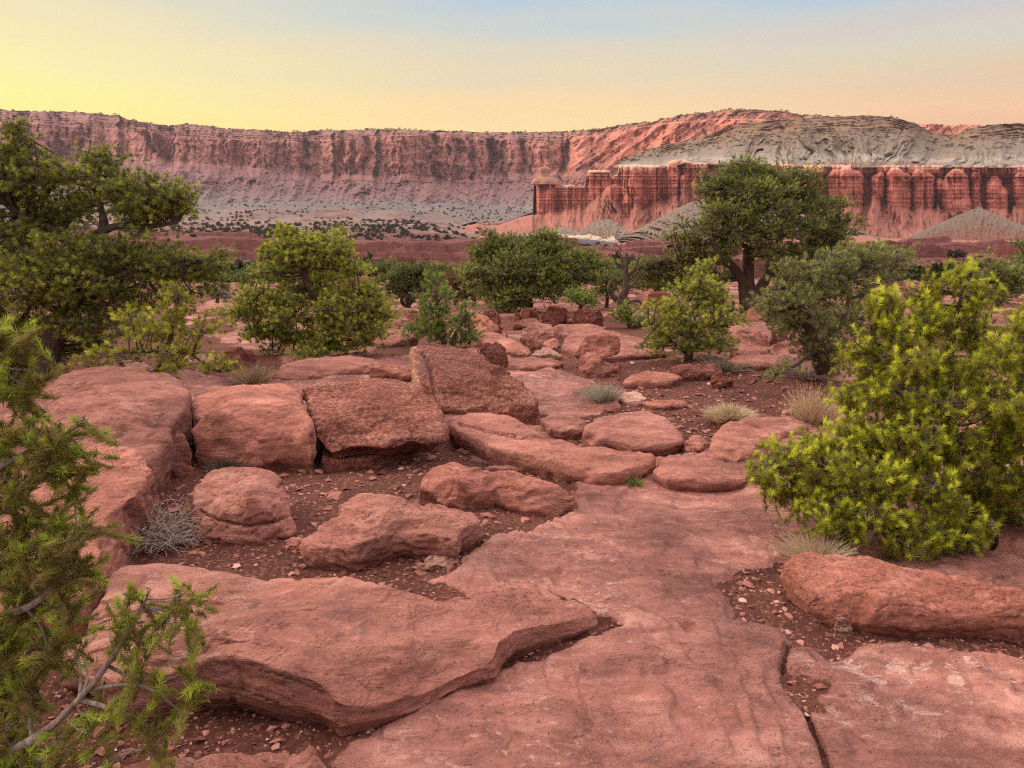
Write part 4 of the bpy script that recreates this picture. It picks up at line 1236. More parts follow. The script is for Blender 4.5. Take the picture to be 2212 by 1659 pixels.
# the balanced pair
rock('boulder', 'overhanging orange boulder balanced on a smaller rock in the middle distance', [(1241, 758, .20), (1244, 740, .28), (1262, 726, .34), (1300, 720, .37), (1326, 724, .35), (1340, 733, .30), (1338, 752, .20), (1322, 764, .15), (1285, 768, .13), (1255, 764, .16)],
     dome=.04, under=.05, bot=.10, smooth=2, amp=.02, strata=.014, mat=M_ROCK_ORANGE, seed=21.5, lip=.3)
rock('rock', 'smaller rock carrying the overhanging orange boulder', [(1243, 790, .06), (1250, 770, .16), (1268, 760, .20), (1290, 757, .22), (1297, 772, .17), (1322, 784, .09), (1342, 786, .08), (1338, 797, .03), (1300, 803, .01), (1262, 800, .03)], dome=.01, under=.0, smooth=1, amp=.012, mat=M_ROCK_ORANGE, seed=22.9)
BACK = [
    ('boulder', 'dark brown boulder below the central pine, first of three in a row', [(1112, 680, .24), (1122, 668, .32), (1145, 661, .36), (1162, 666, .33), (1166, 682, .18), (1140, 688, .10), (1118, 688, .12)], M_ROCK_DARK, .05),
    ('boulder', 'dark brown boulder below the central pine, middle one of three in a row', [(1165, 690, .18), (1168, 668, .38), (1190, 660, .44), (1222, 664, .38), (1234, 680, .25), (1228, 697, .08), (1195, 699, .06)], M_ROCK_DARK, .05),
    ('boulder', 'dark brown boulder below the rounded green bush, last of three in a row', [(1229, 692, .12), (1238, 672, .32), (1255, 664, .38), (1295, 667, .34), (1312, 684, .18), (1308, 698, .06), (1260, 698, .05)], M_ROCK_DARK, .05),
    ('rock', 'small brown rock leaning against the three dark boulders', [(1172, 700, .12), (1185, 690, .18), (1215, 691, .18), (1230, 702, .08), (1205, 708, .04)], M_ROCK_DARK, .03),
    ('rock_slab', 'narrow pale slab in front of the first dark boulder', [(1108, 697, .10), (1125, 688, .12), (1160, 688, .12), (1168, 698, .06), (1140, 704, .04)], M_ROCK, .02),
    ('rock_slab', 'long flat slab with a dark stain in front of the dark boulders', [(1188, 712, .14), (1205, 700, .18), (1270, 698, .18), (1305, 708, .12), (1310, 720, .05), (1250, 722, .05), (1200, 722, .06)], M_ROCK, .02),
    ('rock_slab', 'curved pink ledge behind the cube-shaped rock', [(1120, 730, .10), (1128, 708, .22), (1150, 697, .25), (1195, 702, .22), (1200, 716, .15), (1180, 722, .12), (1160, 716, .14), (1138, 735, .06)], M_ROCK, .02),
    ('rock', 'cube-shaped pink rock with a flat top in the boulder cluster', [(1137, 738, .14), (1150, 716, .22), (1190, 715, .22), (1199, 722, .18), (1182, 735, .10), (1160, 748, .02), (1148, 750, .02)], M_ROCK, .015),
    ('rock', 'small pale triangular rock beside the cube-shaped rock', [(1166, 750, .06), (1180, 732, .14), (1200, 729, .15), (1208, 738, .10), (1198, 752, .03), (1175, 756, .02)], M_ROCK, .01),
    ('rock_slab', 'large pale bedrock hump behind the balanced boulder', [(1214, 752, .04), (1216, 728, .16), (1240, 720, .20), (1290, 713, .22), (1330, 718, .20), (1372, 728, .14), (1420, 742, .10), (1440, 760, .04), (1380, 768, .02), (1300, 772, .02), (1240, 758, .03)], M_ROCK, .04),
    ('rock_slab', 'narrow slab under the long flat slab', [(1215, 724, .12), (1225, 716, .14), (1300, 712, .14), (1345, 718, .08), (1300, 722, .07), (1240, 727, .06)], M_ROCK, .015),
    ('rock', 'cream-coloured curled slab in the soil below the cube-shaped rock', [(1148, 765, .04), (1160, 754, .08), (1185, 750, .10), (1210, 762, .05), (1214, 768, .02), (1185, 764, .04), (1165, 768, .02)], M_ROCK_PALE, .01),
    ('rock_slab', 'smooth slab sloping down behind the angular block', [(1030, 735, .10), (1045, 720, .16), (1075, 718, .18), (1110, 732, .15), (1145, 752, .08), (1140, 764, .03), (1100, 758, .05), (1060, 750, .06)], M_ROCK, .03),
    ('boulder', 'dark red boulder between the middle pine and the small conical juniper', [(828, 705, .10), (838, 680, .30), (862, 669, .38), (895, 668, .38), (910, 680, .28), (905, 702, .08), (868, 710, .04)], M_ROCK_ORANGE, .03),
    ('rock_slab', 'pink slab with a shadowed lower edge between the middle pine and the conical juniper', [(808, 745, .04), (812, 722, .14), (835, 712, .18), (880, 709, .20), (905, 722, .14), (890, 732, .08), (850, 742, .05)], M_ROCK, .03),
    ('boulder', 'long sloping rock, nearer of two parallel ones right of the conical juniper', [(1010, 708, .12), (1016, 694, .22), (1036, 690, .26), (1062, 702, .22), (1072, 716, .14), (1068, 728, .05), (1040, 724, .06)], M_ROCK, .02),
    ('boulder', 'long dark sloping rock, farther of two parallel ones right of the conical juniper', [(1012, 688, .28), (1020, 676, .34), (1040, 676, .34), (1070, 690, .30), (1092, 706, .22), (1095, 724, .08), (1082, 728, .04), (1070, 712, .14), (1040, 696, .22)], M_ROCK_ORANGE, .015),
    ('rock', 'brown rock on top of the parallel sloping rocks', [(1038, 684, .26), (1045, 670, .36), (1066, 668, .36), (1082, 680, .28), (1082, 694, .16), (1060, 692, .18)], M_ROCK_DARK, .03),
    ('rock_slab', 'small flat slab crossing the red soil near the angular block', [(1096, 786, .05), (1105, 774, .08), (1150, 770, .09), (1200, 776, .07), (1220, 782, .04), (1190, 790, .03), (1130, 796, .03)], M_ROCK, .012),
    ('rock_slab', 'thin flat slab below the small pine on the red soil', [(1342, 828, .03), (1360, 810, .05), (1400, 801, .06), (1450, 806, .05), (1476, 812, .04), (1440, 824, .03), (1390, 822, .03)], M_ROCK, .01),
    ('rock', 'pale layered stone beside the silvery grass', [(1336, 858, .05), (1345, 847, .08), (1375, 845, .08), (1398, 858, .04), (1380, 868, .03), (1350, 868, .03)], M_ROCK_PALE, .012),
    ('rock_slab', 'thin ragged sheet of stone right of the pale layered stone', [(1388, 868, .03), (1420, 863, .05), (1480, 862, .04), (1484, 872, .02), (1440, 877, .02), (1405, 876, .02)], M_ROCK, .005),
    ('boulder', 'flat dark red boulder lying in front of the small pine', [(1444, 800, .06), (1452, 790, .11), (1490, 783, .14), (1540, 784, .13), (1564, 794, .08), (1560, 806, .03), (1510, 810, .02), (1460, 812, .02)], M_ROCK_DARK, .03),
    ('rock', 'small pyramid rock right of the flat dark red boulder', [(1531, 822, .03), (1540, 804, .12), (1560, 800, .14), (1582, 806, .09), (1588, 820, .03), (1560, 828, .01)], M_ROCK_DARK, .02),
    ('boulder', 'layered rock under the big tree, highest of the stack by its trunk', [(1569, 750, .06), (1572, 722, .22), (1590, 706, .30), (1625, 705, .30), (1660, 722, .20), (1670, 738, .10), (1640, 745, .06), (1600, 752, .04)], M_ROCK, .02),
    ('boulder', 'rounded pink rock at the foot of the leaning olive pine', [(1656, 755, .12), (1672, 738, .20), (1705, 731, .24), (1738, 740, .18), (1744, 758, .08), (1710, 770, .03), (1670, 768, .05)], M_ROCK, .03),
    ('rock_slab', 'pale slab in front of the stack by the big trunk', [(1574, 764, .08), (1590, 752, .12), (1640, 747, .14), (1668, 756, .09), (1650, 768, .05), (1600, 770, .04)], M_ROCK, .02),
    ('rock_slab', 'low slab with a shadowed front right of the small pine', [(1570, 778, .07), (1585, 768, .10), (1650, 766, .11), (1692, 776, .08), (1690, 786, .04), (1640, 790, .03), (1590, 788, .03)], M_ROCK, .015),
    ('boulder', 'rusty brown boulder behind the leaning olive pine', [(1660, 728, .14), (1668, 710, .26), (1695, 702, .30), (1720, 708, .26), (1724, 726, .12), (1690, 734, .08)], M_ROCK_DARK, .03),
    ('rock_slab', 'pale ledge among the twigs behind the left boulders', [(380, 776, .06), (392, 766, .10), (440, 763, .12), (480, 766, .10), (478, 778, .04), (420, 784, .03)], M_ROCK_PALE, .01),
    ('boulder', 'brown rounded rock beside the dry grass left of the middle pine', [(479, 770, .10), (490, 754, .18), (520, 748, .22), (548, 756, .16), (556, 772, .06), (520, 780, .04)], M_ROCK_ORANGE, .03),
    ('boulder', 'small pale boulder under the low branches of the large pine', [(146, 790, .10), (158, 770, .20), (185, 761, .24), (210, 768, .18), (216, 786, .08), (180, 798, .04)], M_ROCK_PALE, .03),
    ('rock_slab', 'orange pink slab tilted up behind the crusty boulder', [(860, 812, .04), (835, 800, .09), (800, 794, .12), (830, 786, .14), (875, 790, .12), (896, 800, .07), (892, 812, .03)], M_ROCK_ORANGE, .01),
    ('rock_slab', 'wide low slab behind the two cracked boulders', [(585, 812, .05), (610, 790, .10), (660, 776, .13), (740, 770, .14), (810, 772, .13), (838, 784, .08), (800, 796, .06), (720, 806, .04), (640, 818, .03)], M_ROCK, .03),
    ('rock', 'tilted dark flake of stone in the soil below the crusty boulder', [(1022, 958, .02), (1032, 952, .06), (1052, 962, .04), (1062, 970, .01), (1040, 968, .01)], M_ROCK_DARK, .003),
    ('rock', 'pale wedge stone lying in the gravel by the long orange boulder', [(1804, 1338, .05), (1812, 1325, .08), (1832, 1340, .06), (1840, 1352, .02), (1822, 1360, .01), (1808, 1354, .02)], M_ROCK_PALE, .004),
    ('rock', 'brown block tucked under the tip of the long orange boulder', [(1745, 1300, .06), (1762, 1290, .09), (1790, 1312, .06), (1794, 1328, .02), (1770, 1322, .02), (1750, 1315, .02)], M_ROCK_ORANGE, .004),
    ('rock', 'small rounded stone at the left foot of the round boulder', [(420, 1150, .02), (424, 1135, .06), (440, 1132, .06), (452, 1145, .04), (446, 1160, .01), (428, 1160, .01)], M_ROCK, .012),
    ('rock', 'flat reddish stone between the round boulder and the pitted rock', [(612, 1170, .02), (625, 1160, .04), (650, 1158, .05), (664, 1168, .03), (650, 1180, .01), (622, 1182, .01)], M_ROCK, .006),
    ('rock_slab', 'grey flat flagstone tucked under the pitted rock', [(905, 1222, .02), (930, 1196, .03), (975, 1196, .03), (992, 1208, .02), (960, 1220, .015)], M_ROCK_PALE, .003),
    ('rock_slab', 'orange sandstone heap beyond the big tree trunk', [(1600, 690, .1), (1615, 668, .25), (1640, 655, .3), (1668, 662, .26), (1680, 684, .1), (1640, 694, .05)], M_ROCK_ORANGE, .03),
    ('rock_slab', 'reddish low rock beyond the dead tree', [(1385, 644, .1), (1400, 632, .3), (1440, 630, .32), (1466, 640, .2), (1450, 648, .05), (1410, 650, .05)], M_ROCK_ORANGE, .03),
    ('rock_slab', 'pale red ledge between the middle pine and the dark shrubs', [(760, 603, .3), (768, 595, .5), (800, 592, .5), (822, 596, .4), (815, 606, .1), (780, 608, .1)], M_ROCK_ORANGE, .02),
]
for i, (nm, lb, rim, mt, dm) in enumerate(BACK):
    rock(nm, lb, rim, dome=dm, under=.02, smooth=2 if dm > .012 else 1, amp=.014, strata=.012, pit=.6 if mt is M_ROCK_DARK else 0, mat=mt, vox=1.6, seed=30.3 + i * 1.7)


# loose stones and gravel on the red soil
def stone_template(rg, flat):
    bm = bmesh.new()
    n = rg.integers(9, 14)
    for _ in range(n):
        v = rg.normal(size=3)
        v /= np.linalg.norm(v)
        v *= rg.uniform(.75, 1.1)
        bm.verts.new((v[0] * rg.uniform(.8, 1.3), v[1] * .85, v[2] * flat))
    r = bmesh.ops.convex_hull(bm, input=bm.verts)
    bmesh.ops.delete(bm, geom=[g for g in r['geom_interior'] if isinstance(g, bmesh.types.BMVert)], context='VERTS')
    bmesh.ops.triangulate(bm, faces=bm.faces)
    bm.verts.index_update()
    v = np.array([x.co[:] for x in bm.verts], np.float32)
    f = np.array([[x.index for x in fc.verts] for fc in bm.faces], np.int32)
    bm.free()
    return v, f


def soil_points(rg, n, y0, y1, spread=.72, dmin=.55):
    out = np.zeros((0, 3))
    while len(out) < n:
        m = n * 4
        y = np.exp(rg.uniform(math.log(y0), math.log(y1), m))
        x = rg.uniform(-spread, spread, m) * (y + .3)
        z, d = ground(x, y)
        k = d > dmin
        out = np.concatenate([out, np.stack([x[k], y[k], z[k]], -1)])
    return out[:n]


def scatter_stones():
    rg = np.random.default_rng(5)
    T = [stone_template(rg, f) for f in (.35, .5, .25, .7, .4, .3, .55, .45)]
    n = 11000
    p = soil_points(rg, n, 1.6, 11.0)
    s = np.clip(rg.lognormal(math.log(.0062), .75, n), .003, .03) * np.clip(p[:, 1] / 3.5, .8, 1.7)
    V, Fc, A, off = [], [], [], 0
    for i in range(n):
        v, f = T[i % 8]
        a = rg.uniform(0, 6.28)
        c, sn = math.cos(a), math.sin(a)
        w = v * s[i]
        w = np.stack([w[:, 0] * c - w[:, 1] * sn, w[:, 0] * sn + w[:, 1] * c, w[:, 2]], -1) + p[i] + (0, 0, s[i] * .12)
        V.append(w)
        Fc.append(f + off)
        A.append(np.full(len(w), rg.random()))
        off += len(w)
    m, k, b = new_mat('gravel_stone')
    t = k.attr('tint')
    pos = k.n('ShaderNodeNewGeometry').outputs['Position']
    c = k.ramp(t, [(0, (0.11, 0.042, 0.032, 1)), (.5, (0.24, 0.095, 0.070, 1)), (.85, (0.36, 0.165, 0.125, 1)), (.97, (0.44, 0.25, 0.20, 1)), (1, (0.60, 0.45, 0.38, 1))])
    k.set(b.inputs['Base Color'], c)
    me = new_mesh('gravel', np.concatenate(V), np.concatenate(Fc), {'tint': np.concatenate(A)}, smooth=False)
    tag(link('gravel', me, m), 'small red stone chips strewn over the bare soil', 'gravel', kind='stuff')
    # the larger loose stones, one object each
    nb = 170
    p = soil_points(rg, nb, 2.0, 9.0, .66, .8)
    msh = []
    for v, f in T:
        msh.append(new_mesh('stone', v, f, {'tint': np.full(len(v), .3 + .5 * rg.random())}, smooth=False))
        msh[-1].materials.append(m)
    for i in range(nb):
        o = link('stone', msh[i % 8])
        sz = float(rg.uniform(.016, .04) * np.clip(p[i, 1] / 3.5, .8, 1.7))
        o.scale = (sz * rg.uniform(.8, 1.4), sz, sz * rg.uniform(.7, 1))
        o.rotation_euler = (rg.uniform(-.25, .25), rg.uniform(-.25, .25), rg.uniform(0, 6.28))
        o.location = p[i] + np.array((0, 0, sz * .1))
        tag(o, 'small angular red stone lying loose on the bare soil', 'stone', 'loose stones on the red soil')


scatter_stones()


def far_rubble():
    rg = np.random.default_rng(15)
    T = [stone_template(rg, f) for f in (.5, .7, .4, .6)]
    V, Fc, A, off = [], [], [], 0
    n = 0
    while n < 2600:
        y = float(np.exp(rg.uniform(math.log(26), math.log(520))))
        x = float(rg.uniform(-.72, .72) * y)
        if perlin(np.array([[x * .03, y * .03, 7.7]]))[0] < -.05:
            continue
        z = float(valley_z(np.array([x]), np.array([y]))[0]) if y > 72 else float(ground(np.array([x]), np.array([y]))[0][0])
        v, f = T[n % 4]
        s = float(np.clip(rg.lognormal(math.log(.35), .6), .12, 1.6)) * (y / 150 if y < 150 else 1) ** .5
        a = rg.uniform(0, 6.28)
        c, sn = math.cos(a), math.sin(a)
        w = v * s
        V.append(np.stack([w[:, 0] * c - w[:, 1] * sn, w[:, 0] * sn + w[:, 1] * c, w[:, 2]], -1) + np.array((x, y, z)))
        Fc.append(f + off)
        A.append(np.full(len(w), rg.random()))
        off += len(w)
        n += 1
    me = new_mesh('rubble', np.concatenate(V), np.concatenate(Fc), {'tint': np.concatenate(A)}, smooth=False)
    tag(link('rubble', me, bpy.data.materials['gravel_stone']), 'broken red rubble strewn over the valley benches', 'rubble', kind='stuff')


far_rubble()


# ------------------------------------------------------------------ trees and plants
def tubes(A, B, C, r0, r1, K=4, S=4):
    """many curved tapering tubes at once: quadratic curves A-B-C"""
    N = len(A)
    t = np.linspace(0, 1, K)[None, :, None]
    P = (1 - t) ** 2 * A[:, None] + 2 * t * (1 - t) * B[:, None] + t ** 2 * C[:, None]
    T = np.gradient(P, axis=1)
    T /= np.linalg.norm(T, axis=2, keepdims=True) + 1e-9
    ref = np.where(np.abs(T[..., 2:3]) > .9, np.array([1., 0, 0]), np.array([0, 0, 1.]))
    U = np.cross(T, ref)
    U /= np.linalg.norm(U, axis=2, keepdims=True) + 1e-9
    V = np.cross(T, U)
    R = (np.asarray(r0)[:, None] + (np.asarray(r1) - np.asarray(r0))[:, None] * np.linspace(0, 1, K)[None]) if np.ndim(r0) else np.linspace(r0, r1, K)[None] + np.zeros((N, 1))
    an = np.arange(S) / S * 2 * np.pi
    ring = U[:, :, None] * np.cos(an)[None, None, :, None] + V[:, :, None] * np.sin(an)[None, None, :, None]
    verts = (P[:, :, None] + ring * R[:, :, None, None]).reshape(-1, 3)
    base = (np.arange(N) * K * S)[:, None, None]
    i = np.arange(K - 1)[None, :, None] * S
    j = np.arange(S)[None, None, :]
    j2 = (j + 1) % S
    f = np.stack([base + i + j, base + i + j2, base + i + S + j2, base + i + S + j], -1).reshape(-1, 4)
    return verts, f


def path_tube(P, R, S=9):
    """one tube along a polyline"""
    P = np.asarray(P, float)
    T = np.gradient(P, axis=0)
    T /= np.linalg.norm(T, axis=1, keepdims=True) + 1e-9
    ref = np.where(np.abs(T[:, 1:2]) > .9, np.array([1., 0, 0]), np.array([0, 1., 0]))
    U = np.cross(T, ref)
    U /= np.linalg.norm(U, axis=1, keepdims=True)
    V = np.cross(T, U)
    an = np.arange(S) / S * 2 * np.pi
    rr = np.asarray(R)[:, None] * (1 + .16 * np.sin(an * 3 + 1)[None] + .10 * np.sin(an * 2 + np.arange(len(P))[:, None] * .5))
    v = P[:, None] + (U[:, None] * np.cos(an)[None, :, None] + V[:, None] * np.sin(an)[None, :, None]) * rr[..., None]
    K = len(P)
    i = np.arange(K - 1)[:, None] * S
    j = np.arange(S)[None]
    j2 = (j + 1) % S
    f = np.stack([i + j, i + j2, i + S + j2, i + S + j], -1).reshape(-1, 4)
    return v.reshape(-1, 3), f


def cat_mesh(parts):
    V, Fc, o = [], [], 0
    for v, f in parts:
        V.append(v)
        Fc.append(f + o)
        o += len(v)
    return np.concatenate(V), np.concatenate(Fc)


def tuft_template(rg, n, L, W, axlen, a0, a1):
    """needles along a short twig pointing to +Z: thin triangles"""
    t = np.sqrt(rg.uniform(0, 1, n))
    ph = rg.uniform(0, 2 * np.pi, n)
    ang = np.radians(a1 + (a0 - a1) * t + rg.normal(0, 9, n))
    d = np.stack([np.sin(ang) * np.cos(ph), np.sin(ang) * np.sin(ph), np.cos(ang)], -1)
    side = np.cross(d, rg.normal(size=(n, 3)))
    side /= np.linalg.norm(side, axis=1, keepdims=True)
    b = np.stack([0 * t, 0 * t, t * axlen], -1)
    l = L * rg.uniform(.75, 1.1, n)[:, None]
    v = np.stack([b + side * W * .5, b - side * W * .5, b + d * l], 1)
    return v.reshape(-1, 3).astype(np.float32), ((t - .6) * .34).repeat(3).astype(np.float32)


def place_tufts(rg, pos, axis, scale, tint, temps):
    n = len(pos)
    axis = axis / (np.linalg.norm(axis, axis=1, keepdims=True) + 1e-9)
    ref = np.where(np.abs(axis[:, 2:3]) > .9, np.array([1., 0, 0]), np.array([0, 0, 1.]))
    u = np.cross(axis, ref)
    u /= np.linalg.norm(u, axis=1, keepdims=True)
    v = np.cross(axis, u)
    a = rg.uniform(0, 2 * np.pi, n)[:, None]
    u2 = u * np.cos(a) + v * np.sin(a)
    v2 = np.cross(axis, u2)
    V, A = [], []
    which = rg.integers(0, len(temps), n)
    for k, (tv, tt) in enumerate(temps):
        m = which == k
        if not m.any():
            continue
        s = scale[m][:, None, None]
        w = (tv[None, :, 0:1] * u2[m][:, None] + tv[None, :, 1:2] * v2[m][:, None] + tv[None, :, 2:3] * axis[m][:, None]) * s + pos[m][:, None]
        V.append(w.reshape(-1, 3))
        A.append((tint[m][:, None] + rg.normal(0, .05, (m.sum(), len(tv) // 3)).repeat(3, 1) + tt[None]).ravel())
    V = np.concatenate(V)
    return V, np.arange(len(V), dtype=np.int32).reshape(-1, 3), np.clip(np.concatenate(A), 0, 1)


def smooth_path(P, R, m=7, wob=.03, rg=None):
    P, R = np.asarray(P, float), np.asarray(R, float)
    n = len(P)
    out, rr = [], []
    for i in range(n - 1):
        p0, p1, p2, p3 = P[max(i - 1, 0)], P[i], P[i + 1], P[min(i + 2, n - 1)]
        for j in range(m):
            t = j / m
            out.append(.5 * ((2 * p1) + (-p0 + p2) * t + (2 * p0 - 5 * p1 + 4 * p2 - p3) * t * t + (-p0 + 3 * p1 - 3 * p2 + p3) * t ** 3))
            rr.append(R[i] + (R[i + 1] - R[i]) * t)
    out.append(P[-1])
    rr.append(R[-1])
    out = np.array(out)
    if rg is not None and wob:
        out += fbm(out * 4 + rg.uniform(0, 50), 2)[:, None] * rg.normal(size=3) * wob
    return out, np.array(rr)


STYLE = {
    # needles per tuft, needle length, width, twig length, tip angle, base angle, tufts per clump, clump spread (m)
    'near': dict(n=58, L=.034, W=.0030, ax=.040, a0=22, a1=72, m=5, spread=.062, twig=.0022, k=4.0, shoot=.032),
    'bright': dict(n=50, L=.033, W=.0025, ax=.040, a0=24, a1=80, m=4, spread=.085, twig=.0026, k=8.0, shoot=.036),
    'pine': dict(n=36, L=.050, W=.0065, ax=.038, a0=26, a1=88, m=6, spread=.12, twig=.005, k=2.9),
    'olive': dict(n=36, L=.046, W=.0055, ax=.038, a0=24, a1=85, m=6, spread=.115, twig=.005, k=2.0),
    'juniper': dict(n=26, L=.062, W=.0105, ax=.075, a0=14, a1=66, m=7, spread=.150, twig=.008, k=2.0),
    'small': dict(n=26, L=.06, W=.010, ax=.06, a0=14, a1=60, m=6, spread=.11, twig=.005, k=2.2),
}


def tree(name, label, cat, D, trunks, blobs, style, leaf, seed, dens=1.0, bark=None, twigs=None, group=None, tint=(.45, .2), up=.45, limbs=4, twig_show=1.0, bare=0, size=1.0, flat=1.0):
    """trunks: polylines of (px, py, dD, width px); blobs: (px, py, rx, ry, dD). Everything is turned into real points around forward distance D."""
    rg = np.random.default_rng(seed)
    st = STYLE[style]
    mpp = D / FPX * 1.03                    # metres per picture unit at this distance
    bark = bark or M_BARK
    twigs = twigs or M_TWIG
    skel, parts = [], []
    for tr in trunks:
        P = np.array([at(x, y, D + dd) for x, y, dd, w in tr])
        R = np.array([w * .5 * mpp for x, y, dd, w in tr])
        P, R = smooth_path(P, R, 8, .02, rg)
        R = R * (1 + .12 * fbm(P * 7 + seed, 2))
        skel.append(np.concatenate([P, R[:, None]], 1))
        parts.append(path_tube(P, R, 10))
    root_xyz = skel[0][0, :3]
    skel = np.concatenate(skel)
    # ragged outline: small outlying tufts round the main masses
    extra = []
    for b in blobs:
        for _ in range({'juniper': 4, 'pine': 2}.get(style, 1)):
            if rg.random() < .75 and style != 'near':
                a = rg.uniform(-.5, 3.6)
                q = rg.uniform(.9, 1.42)
                f_ = rg.uniform(.25, .45)
                extra.append((b[0] + math.cos(a) * b[2] * q, b[1] - math.sin(a) * b[3] * q, b[2] * f_, b[3] * f_, b[4] + rg.normal() * .1, (b[5] if len(b) > 5 else 1)))
    blobs = [(b[0], b[1], b[2] * .92, b[3] * .92) + tuple(b[4:]) for b in blobs] + extra
    # limbs into every foliage mass
    TA, TB, TC, T0, T1 = [], [], [], [], []
    anchors, adir, afrom, acent = [], [], [], []
    for bx, by, rx, ry, dd, *bd in blobs:
        C = at(bx, by, D + dd)
        Rb = np.array([rx, (rx + ry) * .5 * 1.05, ry]) * mpp * (.90 if style == 'juniper' else 1)
        loc = []
        for _ in range(limbs if rx > 16 else 1):
            q = rg.normal(size=3)
            q /= np.linalg.norm(q)
            e = C + q * Rb * rg.uniform(.15, .6)
            dist = np.linalg.norm(skel[:, :3] - e, axis=1) + np.where(skel[:, 2] > e[2] + .05, .35 * np.linalg.norm(Rb), 0)
            s = skel[np.argmin(dist)]
            mid = (s[:3] + e) / 2 + rg.normal(size=3) * np.linalg.norm(e - s[:3]) * .14 + np.array([0, 0, -.05 * np.linalg.norm(e - s[:3])])
            ln = np.linalg.norm(e - s[:3])
            TA.append(s[:3]); TB.append(mid); TC.append(e)
            r_ = min(s[3] * .65, max(ln * .035, st['twig'] * 1.5))
            T0.append(r_); T1.append(st['twig'] * 1.2)
            for t in np.linspace(.3, 1, 6):
                loc.append((1 - t) ** 2 * s[:3] + 2 * t * (1 - t) * mid + t * t * e)
        loc = np.array(loc)
        area = math.pi * rx * ry * mpp * mpp
        na = max(3, int(area / (st['spread'] ** 2) * st['k'] * dens * (bd[0] if bd else 1) / size ** 2))
        q = rg.normal(size=(na, 3))
        q /= np.linalg.norm(q, axis=1, keepdims=True)
        rr = rg.uniform(.12, 1.0, na) ** .5
        E = C + q * Rb * rr[:, None] * (1 + .5 * fbm(q * 2.6 + seed + bx, 3))[:, None]
        d2 = ((E[:, None] - loc[None]) ** 2).sum(-1)
        ix = d2.argmin(1)
        anchors.append(E); afrom.append(loc[ix]); acent.append(np.repeat(C[None], na, 0))
    E, Fm, Cn = np.concatenate(anchors), np.concatenate(afrom), np.concatenate(acent)
    # keep foliage out of the soil
    gz = base_g(E[:, 1])
    keep = E[:, 2] > gz + .03
    E, Fm, Cn = E[keep], Fm[keep], Cn[keep]
    na = len(E)
    ln = np.linalg.norm(E - Fm, axis=1)
    mid = (E + Fm) / 2 + rg.normal(size=(na, 3)) * (ln * .13)[:, None] - np.array([0, 0, 1]) * (ln * .10)[:, None]
    v1, f1 = tubes(np.array(TA), np.array(TB), np.array(TC), np.array(T0), np.array(T1), 8, 6)
    parts.append((v1, f1))
    vv, ff = cat_mesh(parts)
    root = bpy.data.objects.new(name, None)
    COL.objects.link(root)
    root.location = root_xyz
    root.empty_display_size = .2
    tag(root, label, cat, group)
    o = link('trunk', new_mesh('trunk', vv - root_xyz, ff), bark, root)
    # twigs + tufts
    m = st['m']
    tdir = E - Fm
    tdir /= np.linalg.norm(tdir, axis=1, keepdims=True) + 1e-9
    out = (E - Cn)
    out /= np.linalg.norm(out, axis=1, keepdims=True) + 1e-9
    rep = np.repeat(np.arange(na), m)
    sp = st['spread'] * size
    offs = rg.normal(size=(na * m, 3)) * np.array([1, 1, .62 * flat]) * sp * .62
    tip = E[rep] + offs
    ax = tdir[rep] * .35 + out[rep] * .35 + offs / sp * .55 + np.array([0, 0, up]) + rg.normal(size=(na * m, 3)) * .28
    ax /= np.linalg.norm(ax, axis=1, keepdims=True)
    sc = rg.uniform(.75, 1.2, na * m) * size
    jj = np.tile(np.arange(m), na)
    if 'shoot' in st:                        # needles in brushes along each shoot, the newest at its tip
        sh = tdir * .5 + out * .35 + np.array([0, 0, up]) + rg.normal(size=(na, 3)) * .42
        sh /= np.linalg.norm(sh, axis=1, keepdims=True)
        tip = E[rep] - sh[rep] * (jj * st['shoot'] * size)[:, None] + rg.normal(size=(na * m, 3)) * .004 + rg.normal(size=(na, 3))[rep] * sp * .35
        ax = sh[rep] + rg.normal(size=(na * m, 3)) * .12
        ax /= np.linalg.norm(ax, axis=1, keepdims=True)
        sc = rg.uniform(.8, 1.2, na)[rep] * np.where(jj == 0, 1.0, .9) * size
    st0 = E[rep] - tdir[rep] * (sp * rg.uniform(.2, 1.2, na * m))[:, None]
    if 'shoot' in st:
        st0 = np.where((jj == m - 1)[:, None], E[rep], tip - ax * st['shoot'])
    live = rg.random(na) > bare
    lv = live[rep]
    tempL = st['ax'] * size
    tb = tip - ax * tempL * .5
    va, fa = tubes(Fm, mid, E, np.full(na, st['twig'] * 1.15), np.full(na, st['twig'] * .6), 5, 4)
    vb, fb = tubes(st0, (st0 + tb) / 2 - np.array([0, 0, sp * .12]), tb + ax * tempL * .6, np.full(na * m, st['twig'] * .55), np.full(na * m, st['twig'] * .3), 3, 3)
    tv, tf = cat_mesh([(va, fa), (vb, fb)])
    link('branches', new_mesh('branches', tv - root_xyz, tf), twigs, root)
    temps = [tuft_template(rg, st['n'], st['L'], st['W'], st['ax'], st['a0'], st['a1']) for _ in range(6)]
    ct = rg.normal(0, tint[1] * .8, na)
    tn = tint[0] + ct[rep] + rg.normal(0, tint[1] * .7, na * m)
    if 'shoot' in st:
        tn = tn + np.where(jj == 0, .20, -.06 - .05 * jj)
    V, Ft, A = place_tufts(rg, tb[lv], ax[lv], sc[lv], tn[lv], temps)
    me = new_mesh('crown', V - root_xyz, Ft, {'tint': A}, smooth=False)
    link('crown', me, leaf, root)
    return root


